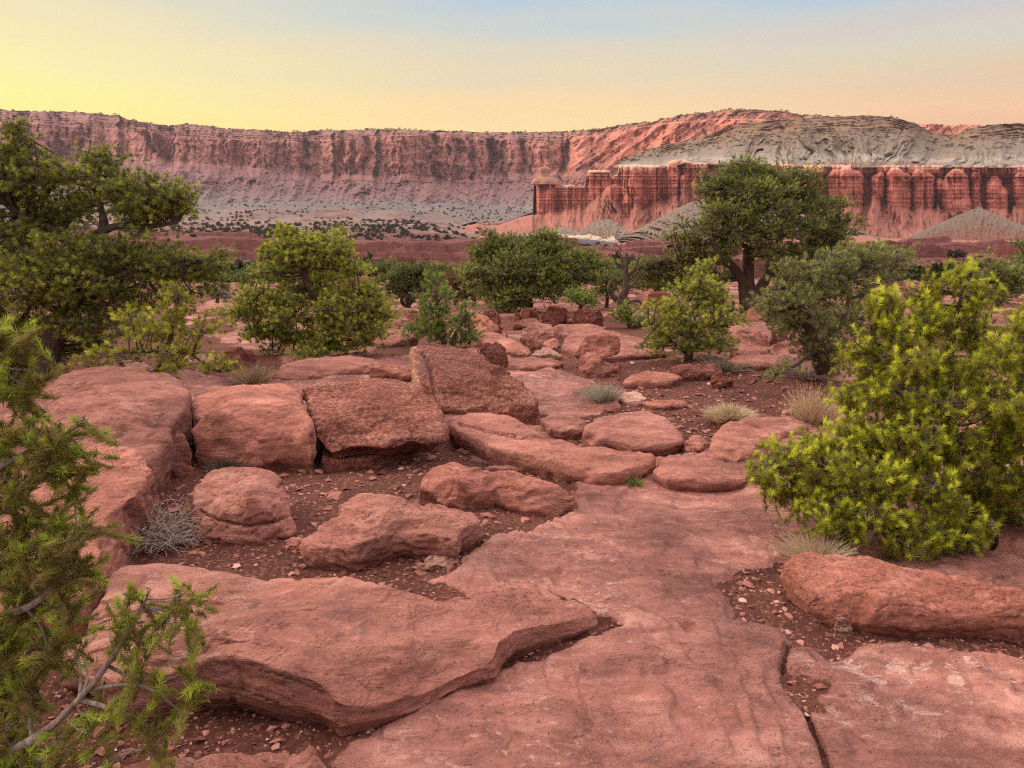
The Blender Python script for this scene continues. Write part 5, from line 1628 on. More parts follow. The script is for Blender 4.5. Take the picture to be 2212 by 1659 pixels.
# the large pine on the left
tree('pine_tree', 'large spreading pine whose dark limbs reach over the left boulders', 'tree', 9.2,
     [[(90, 830, 0, 50), (110, 760, 0, 44), (160, 640, .1, 38), (190, 560, .1, 30), (120, 500, .1, 22), (40, 465, .1, 14)],
      [(180, 600, .1, 26), (215, 520, 0, 20), (225, 480, 0, 17), (215, 440, 0, 12), (200, 400, 0, 6)],
      [(190, 520, .1, 20), (250, 490, -.1, 15), (320, 490, -.2, 10), (385, 480, -.3, 5)],
      [(110, 760, 0, 30), (30, 700, .2, 22), (-80, 600, .3, 14)],
      [(160, 640, 0, 24), (270, 590, -.2, 14), (400, 560, -.2, 8)]],
     [(20, 345, 60, 50, 0), (-70, 380, 90, 60, .3), (75, 375, 55, 45, -.1), (30, 420, 80, 45, .2), (215, 390, 50, 36, 0), (185, 345, 26, 16, .1), (270, 405, 48, 34, -.1), (240, 350, 24, 14, 0), (330, 440, 60, 30, -.2, 1.8), (375, 425, 26, 24, -.2, 1.8), (300, 452, 44, 22, -.2, 1.6), (365, 455, 36, 16, -.2, 1.6), (255, 440, 40, 24, -.1), (170, 440, 50, 40, .2),
      (110, 470, 60, 35, .3), (20, 520, 100, 50, 0), (130, 560, 90, 45, -.2), (-60, 520, 90, 60, .3), (250, 545, 80, 38, -.2), (350, 570, 75, 42, -.1), (430, 575, 52, 34, 0), (460, 600, 30, 30, .1), (290, 610, 70, 30, .2), (40, 620, 100, 45, -.3), (160, 640, 90, 40, .2),
      (-60, 680, 90, 60, 0), (60, 700, 80, 35, .2), (380, 630, 40, 26, .3), (230, 690, 60, 26, .5), (170, 700, 70, 34, -.2), (90, 760, 70, 30, .3), (280, 655, 60, 26, 0), (190, 600, 80, 36, -.3), (90, 590, 70, 36, -.4), (-20, 760, 70, 40, .2), (200, 745, 50, 22, .4)],
     'pine', M_PINE, 1, dens=1.08, tint=(.50, .22), up=.35, limbs=4)
tree('pine_tree', 'thin young pine leaning out below the large spreading pine', 'tree', 7.4,
     [[(325, 840, 0, 16), (340, 800, 0, 14), (365, 745, 0, 11), (375, 690, 0, 8), (385, 640, 0, 5)], [(350, 775, 0, 9), (400, 760, -.1, 6), (470, 800, -.2, 5), (520, 790, -.2, 3)], [(360, 760, 0, 8), (290, 760, .1, 5), (200, 770, .2, 3)]],
     [(385, 640, 24, 26, 0), (370, 690, 44, 22, 0), (330, 725, 56, 20, .1), (430, 715, 42, 22, -.1), (400, 760, 40, 16, -.1), (275, 770, 60, 14, .1), (200, 775, 34, 11, .2), (490, 790, 34, 14, -.2), (350, 795, 40, 14, 0), (300, 690, 30, 16, .1)],
     'olive', M_BRIGHT, 2, dens=1.5, tint=(.30, .2), up=.35, limbs=3)
tree('pine_tree', 'bushy green pine standing behind the two cracked boulders', 'tree', 10.6,
     [[(722, 752, 0, 30), (716, 710, 0, 26), (690, 660, 0, 20), (665, 620, 0, 15), (660, 570, 0, 9), (665, 530, 0, 5)], [(716, 700, 0, 15), (760, 680, -.1, 9), (810, 660, -.1, 5)], [(700, 690, 0, 14), (620, 690, 0, 9), (540, 670, 0, 5)]],
     [(650, 530, 48, 24, 0), (695, 522, 40, 18, .1), (600, 550, 40, 22, 0), (735, 540, 36, 20, 0), (640, 565, 50, 20, -.1), (720, 572, 44, 18, .1), (590, 590, 26, 14, .1), (765, 585, 26, 14, .1),
      (545, 640, 36, 22, 0), (590, 650, 36, 24, -.1), (640, 625, 40, 22, .2, .7), (700, 615, 40, 24, .25, .7), (660, 650, 40, 24, .3, .6), (525, 675, 36, 20, 0), (610, 690, 46, 24, -.2), (560, 715, 44, 22, .1), (640, 730, 50, 22, 0), (740, 640, 44, 24, .1), (790, 630, 36, 24, 0), (815, 665, 32, 34, 0), (745, 690, 56, 28, -.2), (700, 668, 34, 18, -.3),
      (790, 705, 46, 28, -.1), (690, 745, 50, 18, -.2), (775, 740, 40, 16, 0), (665, 768, 24, 8, -.6), (600, 762, 30, 10, .1)],
     'pine', M_PINE, 3, dens=1.6, tint=(.70, .22), up=.45, limbs=4, size=1.0)
tree('juniper_tree', 'small conical juniper on the rocks left of the parallel sloping stones', 'tree', 11.6,
     [[(960, 745, 0, 12), (958, 710, 0, 10), (945, 660, 0, 7), (940, 615, 0, 4)], [(975, 745, 0, 10), (990, 710, 0, 6), (1010, 680, 0, 4)]],
     [(938, 612, 16, 16, 0), (942, 640, 30, 20, 0), (935, 670, 40, 22, 0), (945, 700, 46, 20, 0), (925, 715, 30, 18, 0), (1005, 690, 24, 22, .1), (1010, 720, 30, 20, .1), (985, 738, 26, 10, .1), (950, 730, 24, 12, 0)],
     'small', M_GREEN, 4, dens=1.0, tint=(.55, .18), up=.9, limbs=3)
tree('juniper_tree', 'broad rounded juniper in the centre above the three dark boulders', 'tree', 18.0,
     [[(1140, 668, 0, 26), (1136, 640, 0, 22), (1120, 600, 0, 16), (1100, 560, 0, 10), (1085, 530, 0, 6)], [(1138, 645, 0, 16), (1180, 610, 0, 11), (1230, 580, 0, 7)], [(1130, 630, 0, 14), (1150, 580, .2, 9), (1170, 540, .2, 6)]],
     [(1075, 525, 32, 24, 0), (1050, 560, 34, 28, 0), (1105, 545, 46, 30, 0), (1150, 535, 40, 26, .2), (1200, 545, 50, 30, .2), (1245, 565, 44, 28, .3), (1090, 590, 60, 34, -.4), (1150, 580, 60, 36, -.3), (1210, 590, 60, 34, 0), (1265, 590, 34, 24, .4), (1060, 620, 40, 30, 0), (1110, 635, 44, 26, -.5),
      (1070, 650, 34, 18, -.2), (1180, 625, 50, 30, -.4), (1225, 615, 44, 24, .2), (1130, 610, 40, 30, -.3), (1100, 660, 30, 14, -.5)],
     'juniper', M_JUNIPER, 5, dens=1.5, tint=(.55, .25), up=.5, limbs=4)
tree('juniper_tree', 'dark round juniper with a short black trunk behind the middle pine', 'tree', 21.0,
     [[(882, 668, 0, 12), (884, 645, 0, 10), (888, 610, 0, 6)], [(876, 668, 0, 9), (866, 640, 0, 6), (858, 610, 0, 4)], [(884, 660, 0, 8), (905, 630, 0, 5)]],
     [(868, 592, 34, 20, 0), (900, 588, 32, 18, 0), (848, 612, 26, 20, 0), (888, 612, 42, 26, 0), (922, 608, 30, 22, .2), (870, 635, 40, 16, 0), (915, 632, 26, 14, .1)],
     'juniper', M_JUNIPER, 6, dens=1.15, tint=(.28, .2), limbs=3)
tree('juniper_tree', 'tallest juniper with a thick forked trunk standing before the mesa', 'tree', 16.5,
     [[(1614, 705, 0, 42), (1613, 675, 0, 30), (1612, 625, 0, 28), (1616, 590, 0, 24), (1616, 550, 0, 18), (1606, 510, 0, 20), (1600, 460, 0, 14), (1605, 400, 0, 8)],
      [(1606, 605, 0, 20), (1582, 575, -.1, 16), (1568, 550, -.1, 13), (1565, 515, -.1, 14), (1580, 500, -.1, 10)], [(1622, 655, 0, 22), (1655, 600, .1, 20), (1668, 560, .1, 14), (1690, 500, .2, 13), (1700, 430, .2, 7)],
      [(1660, 590, .1, 20), (1710, 590, 0, 9), (1760, 560, -.1, 6)], [(1580, 570, 0, 16), (1530, 560, 0, 9), (1470, 560, 0, 6)]],
     [(1590, 385, 64, 26, 0), (1650, 372, 60, 22, .1), (1545, 405, 34, 24, 0), (1620, 415, 80, 34, -.3), (1700, 395, 46, 26, .2), (1740, 420, 46, 22, .2), (1560, 445, 50, 34, -.2), (1650, 455, 80, 38, -.4), (1730, 460, 60, 32, .1), (1780, 440, 34, 16, .3), (1800, 480, 46, 20, .2), (1530, 490, 42, 30, 0),
      (1600, 500, 66, 34, -.5), (1680, 500, 70, 34, -.4), (1750, 510, 60, 30, 0), (1820, 505, 34, 18, .2), (1510, 530, 50, 28, 0), (1560, 545, 46, 24, -.3), (1660, 545, 50, 24, -.5), (1720, 550, 56, 26, -.1), (1790, 545, 54, 24, .2), (1470, 560, 56, 24, .2), (1430, 585, 46, 22, .3), (1500, 585, 48, 24, .1),
      (1545, 600, 40, 22, .2), (1700, 585, 46, 20, .2), (1770, 585, 50, 22, .4), (1455, 610, 40, 18, .4), (1400, 600, 30, 18, .5)],
     'juniper', M_JUNIPER, 7, dens=1.0, tint=(.50, .24), up=.45, limbs=4)
tree('pine_tree', 'small rounded pine with light tips on the red soil before the tallest juniper', 'tree', 10.2,
     [[(1488, 782, 0, 18), (1490, 745, 0, 14), (1500, 690, 0, 10), (1512, 630, 0, 7), (1518, 580, 0, 4)], [(1488, 765, 0, 10), (1440, 730, -.1, 7), (1405, 705, -.1, 4)], [(1490, 755, 0, 9), (1540, 720, 0, 6), (1575, 690, 0, 4)]],
     [(1518, 575, 10, 16, 0), (1515, 605, 24, 18, 0), (1480, 630, 34, 18, 0), (1545, 625, 34, 20, 0), (1510, 645, 54, 22, 0), (1450, 665, 46, 22, 0), (1560, 665, 40, 24, 0), (1505, 685, 66, 28, -.2), (1425, 695, 36, 22, 0), (1570, 700, 34, 18, .1), (1450, 720, 50, 22, -.1), (1520, 725, 60, 24, -.2), (1425, 750, 32, 14, 0),
      (1480, 748, 40, 14, -.1), (1550, 745, 30, 14, 0)],
     'olive', M_PINE, 8, dens=1.4, tint=(.72, .2), up=.7, limbs=3)
tree('pine_tree', 'grey green pine with a leaning gnarled trunk beside the tallest juniper', 'tree', 8.4,
     [[(1775, 800, .2, 30), (1765, 745, 0, 28), (1745, 695, 0, 25), (1712, 655, 0, 21), (1680, 630, 0, 14), (1660, 625, 0, 8)], [(1740, 690, 0, 14), (1760, 640, .1, 9), (1750, 600, .1, 6)], [(1765, 740, 0, 14), (1820, 690, .2, 10), (1840, 600, .3, 7)], [(1760, 760, 0, 10), (1700, 800, -.3, 6), (1660, 825, -.4, 3)]],
     [(1740, 580, 40, 16, 0), (1700, 595, 34, 18, 0), (1760, 605, 46, 24, .1), (1690, 630, 50, 22, 0), (1660, 655, 32, 26, 0), (1730, 640, 50, 24, 0), (1680, 685, 30, 18, -.1), (1790, 645, 44, 36, .2), (1800, 575, 40, 36, .3), (1850, 560, 50, 26, .5), (1890, 560, 40, 26, .6), (1930, 560, 36, 20, .7), (1820, 610, 40, 30, .4),
      (1790, 700, 40, 30, .2), (1760, 730, 30, 24, 0), (1715, 700, 40, 22, .1), (1690, 660, 40, 24, .2), (1740, 760, 40, 22, .1), (1790, 780, 40, 24, .2), (1660, 700, 24, 16, .1), (1730, 660, 40, 26, -.2), (1770, 690, 36, 24, -.2), (1680, 805, 30, 10, -.4), (1800, 760, 40, 30, .1), (1840, 690, 50, 50, .4), (1830, 545, 30, 14, .5)],
     'olive', M_OLIVE, 9, dens=1.2, tint=(.42, .22), up=.45, limbs=4)
tree('pine_tree', 'bright yellow green young pine filling the right side of the foreground', 'tree', 4.3,
     [[(2070, 1235, .1, 44), (2062, 1120, .1, 40), (2055, 980, .1, 34), (2040, 860, .1, 26), (2050, 740, .1, 18), (2080, 640, .1, 11), (2100, 580, .1, 6)], [(2060, 1130, 0, 26), (1950, 1050, -.2, 18), (1800, 1010, -.35, 10), (1680, 1010, -.4, 6)],
      [(2060, 1080, 0, 24), (2160, 980, 0, 16), (2230, 800, 0, 8)], [(2060, 1180, 0, 20), (1900, 1130, -.3, 12), (1760, 1080, -.45, 6)], [(2062, 1100, 0, 20), (2130, 1150, -.3, 12), (2140, 1200, -.4, 6)], [(2050, 960, .1, 20), (1930, 850, 0, 12), (1880, 760, 0, 7)]],
     [(2095, 590, 16, 24, .1), (2050, 605, 40, 26, .1), (1990, 630, 40, 28, .1), (1920, 650, 34, 34, .05), (2110, 640, 40, 34, .15), (2010, 690, 70, 40, 0), (1930, 710, 46, 40, 0), (1895, 670, 20, 28, 0), (2100, 720, 56, 40, .1), (1960, 770, 80, 44, -.1), (2060, 790, 70, 44, -.15), (1880, 780, 46, 40, 0), (1835, 760, 22, 22, 0),
      (1930, 850, 84, 46, -.15), (2040, 870, 80, 46, -.25), (1850, 850, 50, 38, 0), (2120, 830, 50, 50, .1), (1860, 930, 70, 44, -.15), (1960, 940, 84, 50, -.3), (2070, 950, 80, 50, -.3), (1790, 960, 60, 38, -.2), (1710, 985, 60, 34, -.3), (1660, 1010, 34, 36, -.3), (1800, 1030, 80, 44, -.35), (1700, 1060, 60, 40, -.35), (1900, 1030, 80, 50, -.4),
      (2010, 1050, 80, 54, -.4), (2110, 1040, 60, 50, -.2), (1790, 1090, 70, 36, -.45), (1880, 1110, 80, 44, -.5), (1980, 1140, 80, 46, -.5), (2070, 1150, 60, 46, -.45), (1830, 1140, 40, 28, -.5), (1950, 1185, 60, 30, -.55), (2090, 1205, 60, 28, -.5), (2040, 1200, 46, 26, -.5), (2140, 960, 50, 60, 0), (2150, 760, 30, 40, .2), (2150, 1080, 50, 60, 0), (2160, 1180, 50, 50, -.1), (2200, 1230, 50, 30, 0), (1900, 950, 60, 40, .1), (2000, 820, 60, 40, .1), (1780, 1000, 50, 30, -.1), (1990, 1010, 70, 40, 0), (1870, 1070, 60, 40, -.2), (2090, 1100, 60, 40, -.1)],
     'bright', M_BRIGHT, 10, dens=1.05, tint=(.44, .26), up=.8, limbs=3)
tree('pine_tree', 'second bright yellow green pine cut by the right edge of the picture', 'tree', 4.0,
     [[(2300, 1300, .2, 40), (2300, 1100, .2, 34), (2290, 900, .2, 22), (2270, 760, .1, 12), (2260, 680, .1, 6)]],
     [(2215, 680, 30, 34, 0), (2190, 740, 40, 30, 0), (2230, 790, 60, 44, 0), (2190, 850, 44, 44, -.05), (2240, 920, 70, 60, -.1), (2180, 940, 40, 46, 0), (2210, 1040, 60, 60, 0), (2230, 1140, 60, 60, .1), (2330, 800, 70, 90, .1), (2350, 1000, 80, 110, .1), (2190, 1120, 30, 40, .2)],
     'bright', M_BRIGHT, 11, dens=1.0, tint=(.48, .26), up=.8, limbs=4)
tree('pine_tree', 'near pine with bare grey twigs filling the left edge of the foreground', 'tree', 2.25,
     [[(-260, 1900, 0, 90), (-200, 1600, 0, 70), (-160, 1300, 0, 56), (-120, 1050, 0, 40), (-60, 850, .1, 24), (-20, 730, .1, 12)],
      [(-200, 1620, 0, 40), (-60, 1630, -.1, 24), (60, 1610, -.2, 17), (190, 1490, -.25, 12), (260, 1400, -.25, 10), (300, 1330, -.25, 8), (320, 1290, -.25, 5)],
      [(170, 1510, -.25, 11), (250, 1535, -.3, 8), (300, 1560, -.3, 6), (340, 1620, -.3, 4)], [(230, 1440, -.25, 8), (310, 1465, -.25, 6), (400, 1450, -.25, 4)], [(190, 1490, -.25, 8), (290, 1480, -.3, 6), (380, 1540, -.3, 4)],
      [(-160, 1350, 0, 34), (-40, 1340, -.1, 20), (80, 1300, -.1, 12), (160, 1180, -.1, 7)], [(-120, 1100, 0, 30), (0, 1010, 0, 16), (100, 960, 0, 9), (170, 920, 0, 5)]],
     [(40, 720, 30, 26, .1, 1.6), (75, 735, 22, 20, .1, 1.6), (10, 740, 40, 40, .1, 1.6), (80, 800, 26, 22, .1, 1.6), (30, 830, 60, 40, .05, 1.6), (-30, 800, 60, 60, .2, 1.6), (180, 905, 28, 20, 0, 1.6), (150, 960, 40, 22, 0, 1.6), (60, 940, 50, 40, 0, 1.6), (120, 1000, 70, 30, 0, 1.6), (180, 985, 26, 18, 0, 1.6), (30, 1040, 60, 36, 0, 1.6), (150, 1060, 40, 24, 0, 1.6), (-30, 960, 70, 60, .1, 1.6),
      (40, 1130, 60, 40, 0, 1.6), (140, 1140, 50, 34, -.05, 1.6), (185, 1155, 24, 30, -.1, 1.6), (90, 1200, 60, 40, -.05, 1.6), (160, 1235, 40, 34, -.1, 1.6), (-10, 1210, 60, 50, .05, 1.6), (60, 1290, 70, 46, -.05, 1.6), (150, 1310, 46, 38, -.1, 1.6), (20, 1380, 70, 46, -.05, 1.6), (120, 1400, 50, 36, -.1, 1.6), (170, 1390, 24, 18, -.1, 1.6), (-20, 1480, 70, 60, -.05, 1.6), (60, 1470, 50, 30, -.1, 1.6),
      (30, 1570, 50, 30, -.15, 1.6), (20, 1650, 60, 40, -.2, 1.6), (100, 1660, 50, 30, -.2, 1.6),
      (268, 1285, 12, 12, -.25, .5), (320, 1275, 18, 12, -.25, .5), (388, 1288, 14, 14, -.25, .5), (415, 1345, 10, 10, -.25, .6), (300, 1345, 26, 16, -.25, .3), (360, 1335, 18, 16, -.25, .3), (252, 1395, 16, 16, -.25, .4), (320, 1390, 22, 16, -.25, .3), (280, 1440, 18, 14, -.25, .3),
      (415, 1455, 10, 9, -.25, .6), (350, 1490, 26, 12, -.28, .25), (390, 1545, 14, 14, -.3, .5), (330, 1570, 26, 14, -.3, .25), (250, 1510, 26, 14, -.28, .25), (190, 1580, 36, 24, -.28, .3), (325, 1635, 14, 12, -.3, .4), (240, 1640, 30, 18, -.3, .3), (140, 1620, 46, 26, -.25, .4)],
     'near', M_NEAR, 12, dens=.80, tint=(.54, .24), up=.45, limbs=2, twigs=M_TWIG, bark=M_TWIG)
# further trees and bushes
tree('juniper_bush', 'rounded green juniper bush behind the last of the three dark boulders', 'bush', 16.0, [[(1255, 672, 0, 8), (1255, 650, 0, 5)]], [(1240, 645, 20, 14, 0), (1268, 650, 24, 14, 0), (1255, 635, 20, 10, .1)], 'small', M_GREEN, 20, dens=1.1, tint=(.55, .2), up=.8, limbs=2)
tree('juniper_bush', 'leafy juniper clump at the foot of the dead tree', 'bush', 14.5, [[(1362, 722, 0, 10), (1358, 690, 0, 6)]], [(1352, 670, 20, 16, 0), (1360, 690, 26, 18, 0), (1372, 705, 16, 10, 0)], 'small', M_JUNIPER, 21, dens=1.0, tint=(.6, .2), up=.6, limbs=2)
tree('dying_juniper', 'rust brown dying juniper between the dark juniper and the central one', 'tree', 20.0, [[(985, 660, 0, 9), (985, 630, 0, 6), (980, 605, 0, 4)]], [(960, 610, 24, 18, 0), (990, 605, 26, 16, 0), (1010, 620, 18, 18, .1), (975, 635, 30, 16, 0)], 'small', M_RUST, 22, dens=.8, tint=(.5, .25), up=.5, limbs=3)
tree('juniper_tree', 'low dark juniper wedged between the rust brown one and the central tree', 'tree', 20.6, [[(1025, 662, 0, 9), (1025, 630, 0, 5)]], [(1020, 600, 26, 22, .3), (1030, 630, 28, 22, .2), (1000, 640, 26, 16, .2), (990, 588, 30, 12, .8)], 'juniper', M_JUNIPER, 23, dens=1.0, tint=(.35, .2), limbs=3)
tree('juniper_tree', 'pale olive juniper just left of the dead tree', 'tree', 19.0, [[(1310, 668, 0, 9), (1312, 640, 0, 6), (1310, 610, 0, 4)]], [(1305, 600, 26, 22, 0), (1320, 620, 28, 20, 0), (1296, 630, 22, 18, 0), (1340, 605, 18, 20, .2)], 'juniper', M_OLIVE, 24, dens=.9, tint=(.45, .2), limbs=3)
tree('juniper_tree', 'low green juniper directly behind the dead tree', 'tree', 27.0, [[(1330, 625, 0, 8), (1330, 600, 0, 5)]], [(1320, 590, 30, 16, 0), (1350, 585, 28, 16, 0), (1290, 585, 24, 14, .2), (1380, 590, 24, 16, .3)], 'juniper', M_GREEN, 25, dens=.9, tint=(.4, .2), limbs=2)
tree('juniper_tree', 'mid green juniper right of the dead tree under the tallest crown', 'tree', 22.0, [[(1420, 640, 0, 12), (1420, 610, 0, 8)]], [(1395, 600, 34, 26, 0), (1430, 610, 40, 24, 0), (1470, 615, 34, 22, 0), (1415, 580, 30, 16, .2)], 'juniper', M_JUNIPER, 26, dens=1.1, tint=(.5, .2), limbs=3)
tree('juniper_bush', 'small grey green bush at the right tip of the large pine', 'bush', 19.0, [[(470, 655, 0, 8), (470, 635, 0, 5)]], [(462, 630, 24, 16, 0), (488, 636, 16, 12, 0)], 'small', M_SAGE, 27, dens=1.0, tint=(.5, .2), limbs=2)
tree('juniper_tree', 'hazy green juniper between the large pine and the middle pine', 'tree', 30.0, [[(545, 622, 0, 8), (545, 600, 0, 5)]], [(520, 600, 26, 16, 0), (555, 592, 32, 18, 0), (585, 600, 24, 14, 0)], 'juniper', M_GREEN, 28, dens=1.0, tint=(.45, .2), limbs=2)
tree('juniper_tree', 'distant green juniper seen over the right shoulder of the middle pine', 'tree', 30.0, [[(845, 612, 0, 8), (845, 595, 0, 5)]], [(825, 585, 26, 14, 0), (850, 580, 26, 14, 0), (790, 580, 24, 10, .4)], 'juniper', M_GREEN, 29, dens=1.0, tint=(.4, .2), limbs=2)
tree('juniper_tree', 'distant juniper row filling the gap behind the dark round juniper', 'tree', 34.0, [[(950, 605, 0, 8), (950, 590, 0, 5)]], [(925, 582, 34, 12, 0), (965, 582, 34, 12, 0), (1000, 588, 24, 12, 0)], 'juniper', M_JUNIPER, 30, dens=1.0, tint=(.45, .2), limbs=2)
tree('juniper_tree', 'round grey green juniper in the distance right of the bright pine top', 'tree', 17.0, [[(2160, 660, 0, 10), (2160, 620, 0, 6)]], [(2150, 590, 40, 24, 0), (2180, 610, 44, 30, 0), (2130, 620, 30, 30, 0), (2215, 600, 40, 30, .4), (2150, 640, 44, 20, 0)], 'juniper', M_JUNIPER, 31, dens=.9, tint=(.55, .2), limbs=3)
tree('juniper_tree', 'dark green juniper at the right edge beyond the bright pines', 'tree', 20.0, [[(2235, 650, 0, 10), (2235, 590, 0, 6)]], [(2220, 555, 40, 26, 0), (2260, 560, 40, 40, 0), (2240, 620, 50, 30, 0)], 'juniper', M_GREEN, 32, dens=.9, tint=(.3, .2), limbs=3)
tree('pine_tree', 'pale green pine behind the leaning olive pine, hung with bare twigs', 'tree', 10.5, [[(1900, 800, 0, 20), (1890, 700, 0, 14), (1870, 600, 0, 8), (1880, 560, 0, 4)]], [(1860, 545, 50, 16, 0), (1900, 555, 50, 22, 0), (1950, 555, 40, 16, 0), (1850, 590, 50, 30, 0), (1920, 600, 50, 30, .2), (1870, 660, 60, 40, .2), (1900, 740, 60, 50, .3)],
     'olive', M_OLIVE, 33, dens=.75, tint=(.62, .2), limbs=4, bare=.2)
tree('juniper_tree', 'dark juniper filling the gap between the tallest juniper and the pale green pine', 'tree', 14.0, [[(1760, 700, 0, 14), (1765, 640, 0, 8)]], [(1770, 600, 50, 24, 0), (1740, 625, 50, 24, .2), (1800, 620, 50, 30, .2)], 'juniper', M_JUNIPER, 34, dens=1.0, tint=(.3, .2), limbs=3)
# small conifers of the far left
tree('juniper_tree', 'dark undergrowth juniper in the shade beneath the large spreading pine', 'tree', 10.2, [[(40, 800, 0, 14), (40, 740, 0, 8)]], [(20, 720, 80, 40, 0), (110, 735, 60, 30, 0), (-60, 700, 60, 60, 0)], 'pine', M_PINE, 35, dens=.7, tint=(.30, .2), limbs=3)


def dead_tree():
    rg = np.random.default_rng(3)
    D = 15.2
    mpp = D / FPX * 1.03
    P = [[(1372, 735, 0, 26), (1362, 700, 0, 22), (1350, 665, 0, 20), (1348, 640, 0, 17), (1355, 610, 0, 14), (1350, 585, 0, 10), (1356, 560, 0, 6), (1358, 545, 0, 3)], [(1346, 655, 0, 14), (1325, 640, 0, 11), (1316, 622, 0, 9), (1322, 606, 0, 6), (1332, 600, 0, 3)],
         [(1356, 612, 0, 10), (1345, 580, .1, 6), (1330, 565, .1, 4), (1318, 550, .1, 2)], [(1354, 600, 0, 8), (1372, 580, -.1, 5), (1378, 562, -.1, 3), (1386, 555, -.1, 2)], [(1356, 625, 0, 8), (1376, 605, .1, 5), (1385, 585, .1, 3)], [(1350, 590, 0, 6), (1342, 560, 0, 3), (1340, 545, 0, 2)],
         [(1358, 570, 0, 4), (1368, 550, 0, 2)], [(1352, 660, 0, 9), (1375, 650, 0, 6), (1390, 660, 0, 3)], [(1365, 700, 0, 9), (1385, 690, 0, 6), (1400, 672, 0, 3)]]
    parts = []
    root = None
    for tr in P:
        p = np.array([at(x, y, D + dd) for x, y, dd, w in tr])
        r = np.array([w * .5 * mpp for x, y, dd, w in tr])
        p, r = smooth_path(p, r, 6, .02, rg)
        if root is None:
            root = p[0]
        parts.append(path_tube(p, r, 8))
    for _ in range(40):
        v, f = parts[rg.integers(0, 9)]
        s = v[rg.integers(len(v) // 2, len(v))]
        e = s + rg.normal(size=3) * .12 + np.array([0, 0, .08])
        parts.append(tubes(s[None], ((s + e) / 2 + rg.normal(size=3) * .03)[None], e[None], .008, .003, 4, 4))
    v, f = cat_mesh(parts)
    o = link('dead_tree', new_mesh('dead_tree', v - root, f), M_BARK)
    o.location = root
    tag(o, 'bare twisted dead tree with dark forked limbs in the middle distance', 'dead tree')


dead_tree()


def sticks(name, label, cat, px, py, w, h, n, mat, seed, blade=True, wid=.003, lean=(0, 0), D=None, spread=1.0, tint=(.5, .25), curve=.25):
    """grass clump or dead brush: n curved blades from one foot"""
    rg = np.random.default_rng(seed)
    B = hit(px, py) if D is None else at(px, py, D)
    mpp = np.linalg.norm(B - np.array([0, 0, EYE])) / FPX
    W, H = w * mpp * .5, h * mpp
    a = rg.uniform(0, 6.28, n)
    q = np.sqrt(rg.uniform(0, 1, n))
    foot = np.stack([np.cos(a) * q * W * .35, np.sin(a) * q * W * .35, 0 * a - .015], -1)
    tilt = q * spread
    hh = H * rg.uniform(.55, 1.05, n)
    tip = foot + np.stack([np.cos(a) * W * tilt + lean[0] * H, np.sin(a) * W * tilt + lean[1] * H, hh * (1 - .35 * tilt)], -1) + rg.normal(size=(n, 3)) * H * .07
    mid = (foot + tip) / 2 + np.stack([0 * a, 0 * a, hh * .5 * curve], -1) + rg.normal(size=(n, 3)) * H * .06
    v, f = tubes(foot, mid, tip, np.full(n, wid), np.full(n, wid * .35), 5, 3)
    t = np.repeat(np.clip(rg.normal(tint[0], tint[1], n), 0, 1), 15)
    z, d = ground(np.array([B[0]]), np.array([B[1]]))
    o = link(name, new_mesh(name, v, f, {'tint': t}), mat)
    o.location = (B[0], B[1], max(float(z[0]), B[2] - .1) if D is None else B[2])
    tag(o, label, cat)
    return o


sticks('grass_tuft', 'rounded straw-coloured grass clump on the open red soil', 'grass', 1575, 918, 78, 50, 1500, M_STRAW, 1, wid=.0024, spread=1.15, tint=(.80, .2), curve=.6)
sticks('grass_tuft', 'silvery grass tuft leaning left beside the pale layered stone', 'grass', 1308, 872, 84, 46, 420, M_SAGE, 2, wid=.0026, lean=(-.25, 0), tint=(.9, .15))
sticks('grass_tuft', 'tall straw grass growing at the edge of the bright pine', 'grass', 1752, 915, 110, 90, 420, M_STRAW, 3, wid=.0024, tint=(.6, .2), lean=(.1, 0))
sticks('grass_tuft', 'dry straw grass behind the tip of the long orange boulder', 'grass', 1762, 1205, 130, 66, 520, M_STRAW, 4, wid=.0016, tint=(.8, .2), lean=(-.1, 0))
sticks('grass_tuft', 'dry grass behind the smooth boulder, left of the middle pine', 'grass', 545, 822, 90, 50, 380, M_STRAW, 5, wid=.0030, tint=(.25, .2))
sticks('grass_tuft', 'thin grass wedged in the gap between the two left boulders', 'grass', 395, 915, 60, 34, 200, M_STRAW, 6, wid=.0018, tint=(.35, .25))
def tangle(name, label, px, py, w, h, n, seed, wid=.0028):
    rg = np.random.default_rng(seed)
    B = hit(px, py)
    mpp = np.linalg.norm(B - np.array([0, 0, EYE])) / FPX
    W, H = w * mpp, h * mpp
    A, M, E, r0 = [], [], [], []
    for i in range(n):
        a = rg.uniform(0, 6.28)
        if i < n // 3:
            s0 = np.array([rg.normal() * W * .12, rg.normal() * W * .10, rg.uniform(-.01, H * .2)])
        else:
            k = rg.integers(0, len(E))
            t = rg.uniform(.25, .9)
            s0 = A[k] * (1 - t) ** 2 + M[k] * 2 * t * (1 - t) + E[k] * t * t
        ln = W * rg.uniform(.14, .42)
        d = np.array([math.cos(a) + .35, math.sin(a) * .8, rg.normal() * .35 + .12])
        e = s0 + d / np.linalg.norm(d) * ln
        e[2] = np.clip(e[2], .005, H)
        A.append(s0); E.append(e); M.append((s0 + e) / 2 + rg.normal(size=3) * ln * .16 + np.array([0, 0, ln * .10]))
        r0.append(wid * (1.3 if i < n // 3 else .7))
    r0 = np.array(r0)
    v, f = tubes(np.array(A), np.array(M), np.array(E), r0, r0 * .45, 6, 4)
    o = link(name, new_mesh(name, v, f, {'tint': np.repeat(np.clip(rg.normal(.55, .25, n), 0, 1), 24)}), M_STICK)
    o.location = (B[0], B[1], base_g(B[1]) - .03)
    tag(o, label, 'dead brush')


